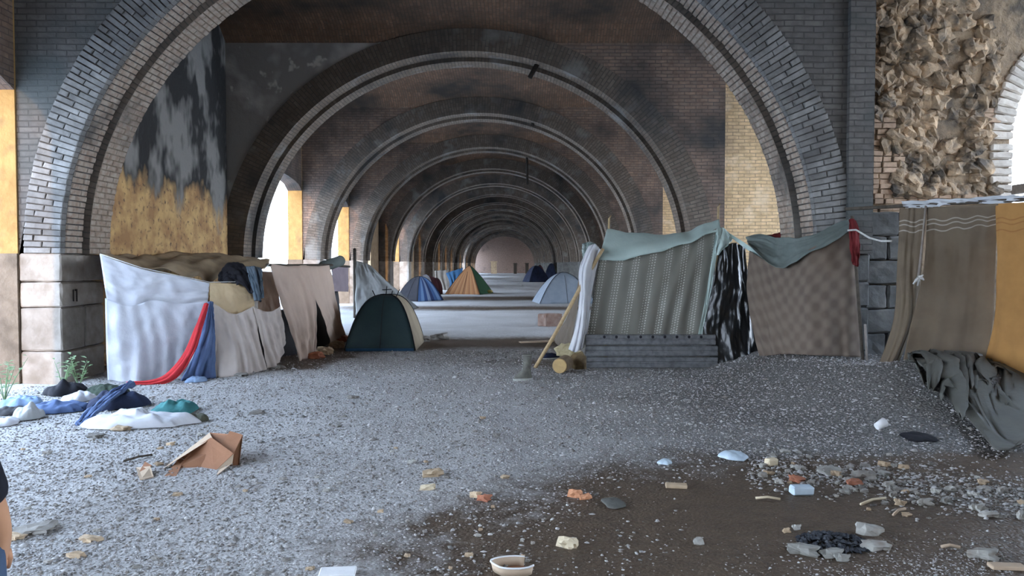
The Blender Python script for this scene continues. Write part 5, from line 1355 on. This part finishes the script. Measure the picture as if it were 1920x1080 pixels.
# ash heap
def ash():
    r = random.Random(5); vs, fs = [], []
    oct_ = [(1, 0, 0), (-1, 0, 0), (0, 1, 0), (0, -1, 0), (0, 0, 1), (0, 0, -1)]; of = [(0, 2, 4), (2, 1, 4), (1, 3, 4), (3, 0, 4), (2, 0, 5), (1, 2, 5), (3, 1, 5), (0, 3, 5)]
    c = G(1562, 1018)
    for _ in range(420):
        a, q = r.uniform(0, 6.28), math.sqrt(r.random())
        x, y = c.x + q * math.cos(a) * 0.20, c.y + q * math.sin(a) * 0.17
        s = r.uniform(0.006, 0.02); z = ground_z(x, y) + 0.045 * (1 - q) * r.random() + 0.003
        i0 = len(vs)
        for o in oct_: vs.append((x + o[0] * s * r.uniform(.5, 1.6), y + o[1] * s * r.uniform(.5, 1.6), z + o[2] * s * r.uniform(.3, .9)))
        fs += [tuple(i0 + k for k in f) for f in of]
    me = bpy.data.meshes.new('ash'); me.from_pydata(vs, [], fs); me.materials.append(rough_mat('charcoal_ash', (0.02, 0.023, 0.03), (0.07, 0.075, 0.085), 40))
    tag(make_obj('ash', me), 'heap of charred black ash ringed by pale stones', 'ash', kind='stuff')
ash()
# gravel
def gravel():
    r = np.random.RandomState(3)
    oct_ = np.array([(1, 0, 0), (-1, 0, 0), (0, 1, 0), (0, -1, 0), (0, 0, 1), (0, 0, -1)], float)
    of = np.array([(0, 2, 4), (2, 1, 4), (1, 3, 4), (3, 0, 4), (2, 0, 5), (1, 2, 5), (3, 1, 5), (0, 3, 5)])
    pts = []
    while len(pts) < 80000:
        Y = 3.3 + 10.5 * r.rand() ** 1.15; X = (r.rand() * 2 - 1) * min(0.72 * Y, 6.3 if Y > 8 else 9)
        if X < -5.8 and Y > 9.8: continue
        m = mud_at(X, Y)
        if r.rand() < min(1.0, m * 1.05): continue
        s = 0.0045 + 0.009 * r.rand() ** 2.4 + (0.016 * r.rand() if r.rand() < 0.02 else 0)
        pts.append((X, Y, s * (0.75 + Y * 0.045)))
    for _ in range(2600):
        t = r.rand(); g = G(1400 + 540 * t, 866 + 72 * t + r.randn() * 22)
        pts.append((g.x, g.y, 0.005 + 0.014 * r.rand() ** 2))
    for _ in range(1300):
        g = G(1900 - abs(r.randn()) * 260, 1085 - abs(r.randn()) * 38)
        pts.append((g.x, g.y, 0.003 + 0.005 * r.rand() ** 2))
    pts = np.array(pts); n = len(pts)
    z = np.array([ground_z(p[0], p[1]) for p in pts])
    jit = r.uniform(0.55, 1.5, (n, 6, 1)); sc3 = np.stack([r.uniform(.8, 1.5, n), r.uniform(.7, 1.3, n), r.uniform(.4, .8, n)], -1)[:, None, :]
    v = oct_[None] * jit * sc3 * pts[:, 2][:, None, None]
    an = r.uniform(0, 6.28, n); ca, sa = np.cos(an)[:, None], np.sin(an)[:, None]
    x = v[..., 0] * ca - v[..., 1] * sa; y = v[..., 0] * sa + v[..., 1] * ca
    V = np.stack([x + pts[:, 0][:, None], y + pts[:, 1][:, None], v[..., 2] + z[:, None] + (pts[:, 2] * 0.2)[:, None]], -1).reshape(-1, 3)
    F = (of[None] + (np.arange(n) * 6)[:, None, None]).reshape(-1, 3)
    me = bpy.data.meshes.new('gravel'); me.vertices.add(len(V)); me.vertices.foreach_set('co', V.astype(np.float32).ravel())
    me.loops.add(F.size); me.loops.foreach_set('vertex_index', F.astype(np.int32).ravel())
    me.polygons.add(len(F)); me.polygons.foreach_set('loop_start', np.arange(0, F.size, 3, dtype=np.int32)); me.polygons.foreach_set('loop_total', np.full(len(F), 3, dtype=np.int32))
    me.update(); me.validate()
    m, nt, bs, out = new_mat('mixed_gravel')
    gi = nt.nodes.new('ShaderNodeNewGeometry')
    rp = nt.nodes.new('ShaderNodeValToRGB'); rp.color_ramp.elements[0].color = (0.15, 0.145, 0.14, 1); rp.color_ramp.elements[1].color = (0.52, 0.51, 0.50, 1)
    e = rp.color_ramp.elements.new(0.6); e.color = (0.36, 0.35, 0.34, 1); e = rp.color_ramp.elements.new(0.3); e.color = (0.26, 0.235, 0.21, 1)
    nt.links.new(gi.outputs['Random Per Island'], rp.inputs[0]); nt.links.new(rp.outputs[0], bs.inputs['Base Color']); bs.inputs['Roughness'].default_value = 0.9
    me.materials.append(m)
    tag(make_obj('gravel', me, fl), 'loose grey gravel', kind='stuff')
gravel()
# weeds
M['leaf'] = cloth_mat('weed_leaf', (0.22, 0.34, 0.17), (0.34, 0.44, 0.28), 0.3, scale=9)
def weed(px, py, h, n, seed, label, d=None):
    r = random.Random(seed); p = G(px, py) if d is None else Vector((Q(px, py, d).x, d, 0.0))
    root = empty('weed', p); tag(root, label, 'weed')
    for k in range(n):
        a = r.uniform(0, 6.28); lean = r.uniform(0.15, 0.6); hh = h * r.uniform(0.6, 1.0)
        tip = Vector((math.cos(a) * lean * hh, math.sin(a) * lean * hh * 0.6, hh))
        tube_obj('stem', [(0, 0, 0), tip * 0.5 + Vector((0, 0, 0.06 * h)), tip], [0.006, 0.005, 0.002], M['leaf'], root, seg=5)
        for q in range(5):
            t = 0.3 + 0.17 * q; b = tip * t + Vector((0, 0, 0.03)); aa = r.uniform(0, 6.28); L = r.uniform(0.05, 0.10)
            dr = Vector((math.cos(aa), math.sin(aa), 0.3)) * L; sd = Vector((-math.sin(aa), math.cos(aa), 0)) * L * 0.28
            bm = bmesh.new(); vv = [bm.verts.new(c) for c in (b, b + dr * 0.5 + sd + Vector((0, 0, .01)), b + dr, b + dr * 0.5 - sd + Vector((0, 0, .01)))]
            f1 = bm.faces.new((vv[0], vv[1], vv[2])); f2 = bm.faces.new((vv[0], vv[2], vv[3]))
            bm_obj('leaf', bm, M['leaf'], root)
weed(118, 728, 0.38, 6, 1, 'pale green weed growing at the pier foot nearer the open bay')
weed(148, 726, 0.40, 6, 2, 'pale green weed growing at the pier foot nearer the bedsheets')
weed(8, 752, 0.50, 7, 3, 'leafy weed in the open bay at the picture edge')
# ------------------------------------------------------------------ person at the picture edge, seen by one elbow
def skin_body(name, verts, edges, radii, root_i, mat, parent=None, sub=2):
    me = bpy.data.meshes.new(name); me.from_pydata([tuple(v) for v in verts], edges, [])
    o = bpy.data.objects.new(name, me); COL.objects.link(o)
    sk = o.modifiers.new('skin', 'SKIN'); sk.use_smooth_shade = True
    layer = me.skin_vertices[0] if me.skin_vertices else None
    if layer is None:
        bmx = bmesh.new(); bmx.from_mesh(me); bmx.verts.layers.skin.verify(); bmx.to_mesh(me); bmx.free(); layer = me.skin_vertices[0]
    for k, r in enumerate(radii):
        layer.data[k].radius = r if isinstance(r, tuple) else (r, r)
        layer.data[k].use_root = (k == root_i)
    sb = o.modifiers.new('sub', 'SUBSURF'); sb.levels = sb.render_levels = sub
    me.materials.append(mat)
    if parent is not None: o.parent = parent
    return o
PX, PY = -1.575, 2.03
M['skin'] = rough_mat('skin', (0.56, 0.30, 0.17), (0.50, 0.26, 0.15), 8, rough=0.55, bstr=0.1)
M['sleeve'] = cloth_mat('black_sweater', (0.014, 0.015, 0.02), (0.02, 0.022, 0.03), 0.0)
M['jeans'] = cloth_mat('blue_jeans', (0.08, 0.12, 0.19), (0.05, 0.08, 0.14), 0.0)
M['hair'] = rough_mat('dark_hair', (0.02, 0.015, 0.012), (0.03, 0.022, 0.018), 40, bs_scale=80)
V = lambda x, y, z: Vector((x, y, z))
S = [V(0, 0, .90), V(-.03, 0, 1.06), V(-.07, 0, 1.22), V(-.11, 0, 1.36), V(-.125, 0, 1.44), V(-.13, .02, 1.52), V(-.13, .03, 1.60), V(-.13, .02, 1.68),
     V(.02, 0, 1.37), V(.075, -.03, 1.20), V(.165, -.05, 1.0), V(.165, -.01, .92), V(.155, .03, .85), V(.135, .06, .79), V(.12, .07, .74),
     V(-.27, 0, 1.36), V(-.34, -.02, 1.20), V(-.36, -.03, 1.06), V(-.355, .02, .94), V(-.35, .06, .83), V(-.345, .08, .74),
     V(.09, 0, .84), V(.10, .02, .49), V(.10, -.02, .10), V(.10, .06, .04), V(.10, .14, .035),
     V(-.09, 0, .84), V(-.11, .03, .49), V(-.13, -.01, .10), V(-.13, .07, .04), V(-.13, .15, .035)]
E = [(0, 1), (1, 2), (2, 3), (3, 4), (4, 5), (5, 6), (6, 7), (3, 8), (8, 9), (9, 10), (10, 11), (11, 12), (12, 13), (13, 14), (3, 15), (15, 16), (16, 17), (17, 18), (18, 19), (19, 20), (0, 21), (21, 22), (22, 23), (23, 24), (24, 25), (0, 26), (26, 27), (27, 28), (28, 29), (29, 30)]
Rr = [(.13, .10), (.125, .09), (.135, .10), (.12, .09), .055, .055, (.078, .092), (.07, .085), .055, .046, .042, .038, .030, (.036, .018), (.03, .014), .055, .046, .042, .038, .030, (.036, .018), .082, .055, .036, .036, .03, .082, .055, .036, .036, .03]
body = skin_body('person', S, E, Rr, 0, M['skin'])
body.location = (PX, PY, 0)
tag(body, 'person in black sweater and blue jeans at the picture edge, only elbow and hip showing', 'person')
def sub_skin(name, idx, grow, mat, extra=None):
    mp = {k: j for j, k in enumerate(idx)}
    vs = [S[k] for k in idx]; es = [(mp[a], mp[b]) for a, b in E if a in mp and b in mp]
    rr = [tuple(q + grow for q in (Rr[k] if isinstance(Rr[k], tuple) else (Rr[k], Rr[k]))) for k in idx]
    return skin_body(name, vs, es, rr, 0, mat, body)
S_keep = list(S)
S[11] = V(.166, -.02, .945); S[18] = V(-.356, .012, .965)          # pushed-up cuffs end on the forearm
sub_skin('sweater', [1, 0, 2, 3, 4, 8, 9, 10, 11, 15, 16, 17, 18], 0.018, M['sleeve'])
S[:] = S_keep
sub_skin('jeans', [0, 1, 21, 22, 23, 26, 27, 28], 0.012, M['jeans'])
for a, b in ((23, 25), (28, 30)):
    f = S[a + 1]; bm = bmesh.new(); tube(bm, [(f.x, f.y - .10, .045), (f.x, f.y - .04, .05), (f.x, f.y + .06, .045), (f.x, f.y + .15, .035), (f.x, f.y + .17, .03)], [.03, .048, .05, .045, .02], 12); o = bm_obj('shoe', bm, M['black'], body, smooth=True)
bm = bmesh.new(); bmesh.ops.create_icosphere(bm, subdivisions=3, radius=1.0)
for v in bm.verts: v.co = Vector((v.co.x * .088, v.co.y * .105, v.co.z * .10)) * (1 + .05 * noise.noise(v.co * 6))
o = bm_obj('hair', bm, M['hair'], body, smooth=True); o.location = (-.13, .0, 1.685)
# face: nose, eyes, mouth, ears (he looks along the hall)
def blob(nm, c, s, mat):
    bm = bmesh.new(); bmesh.ops.create_icosphere(bm, subdivisions=2, radius=1.0)
    o = bm_obj(nm, bm, mat, body, smooth=True); o.location = c; o.scale = s
blob('nose', (-.13, .125, 1.60), (.014, .02, .022), M['skin'])
for s in (-1, 1):
    blob('eye', (-.13 + s * .032, .108, 1.625), (.013, .01, .009), M['paper']); blob('ear', (-.13 + s * .082, .025, 1.61), (.01, .02, .032), M['skin'])
    blob('eyebrow', (-.13 + s * .032, .112, 1.648), (.02, .008, .005), M['hair'])
blob('mouth', (-.13, .112, 1.565), (.024, .01, .007), rough_mat('lips', (.42, .18, .13), (.38, .16, .12), 8))
# fingers: each a short bent chain; one hand rests at the pocket, the other hangs
for (wi, sgn) in ((13, 1), (19, -1)):
    w = S[wi]; root_ = S[wi + 1]
    for k, (L, off) in enumerate(((.075, -.024), (.085, -.008), (.080, .008), (.062, .023))):
        p0 = root_ + V(0, off, 0.0); p1 = p0 + V(-.012 * sgn, .004, -L * .5); p2 = p1 + V(-.022 * sgn, .002, -L * .42)
        tube_obj('finger', [p0 + V(0, 0, .02), p0, p1, p2], [.009, .009, .0085, .006], M['skin'], body, seg=8)
    t0 = w + V(0, .025, -.01); tube_obj('thumb', [t0, t0 + V(-.01 * sgn, .022, -.03), t0 + V(-.02 * sgn, .03, -.06)], [.011, .010, .007], M['skin'], body, seg=8)
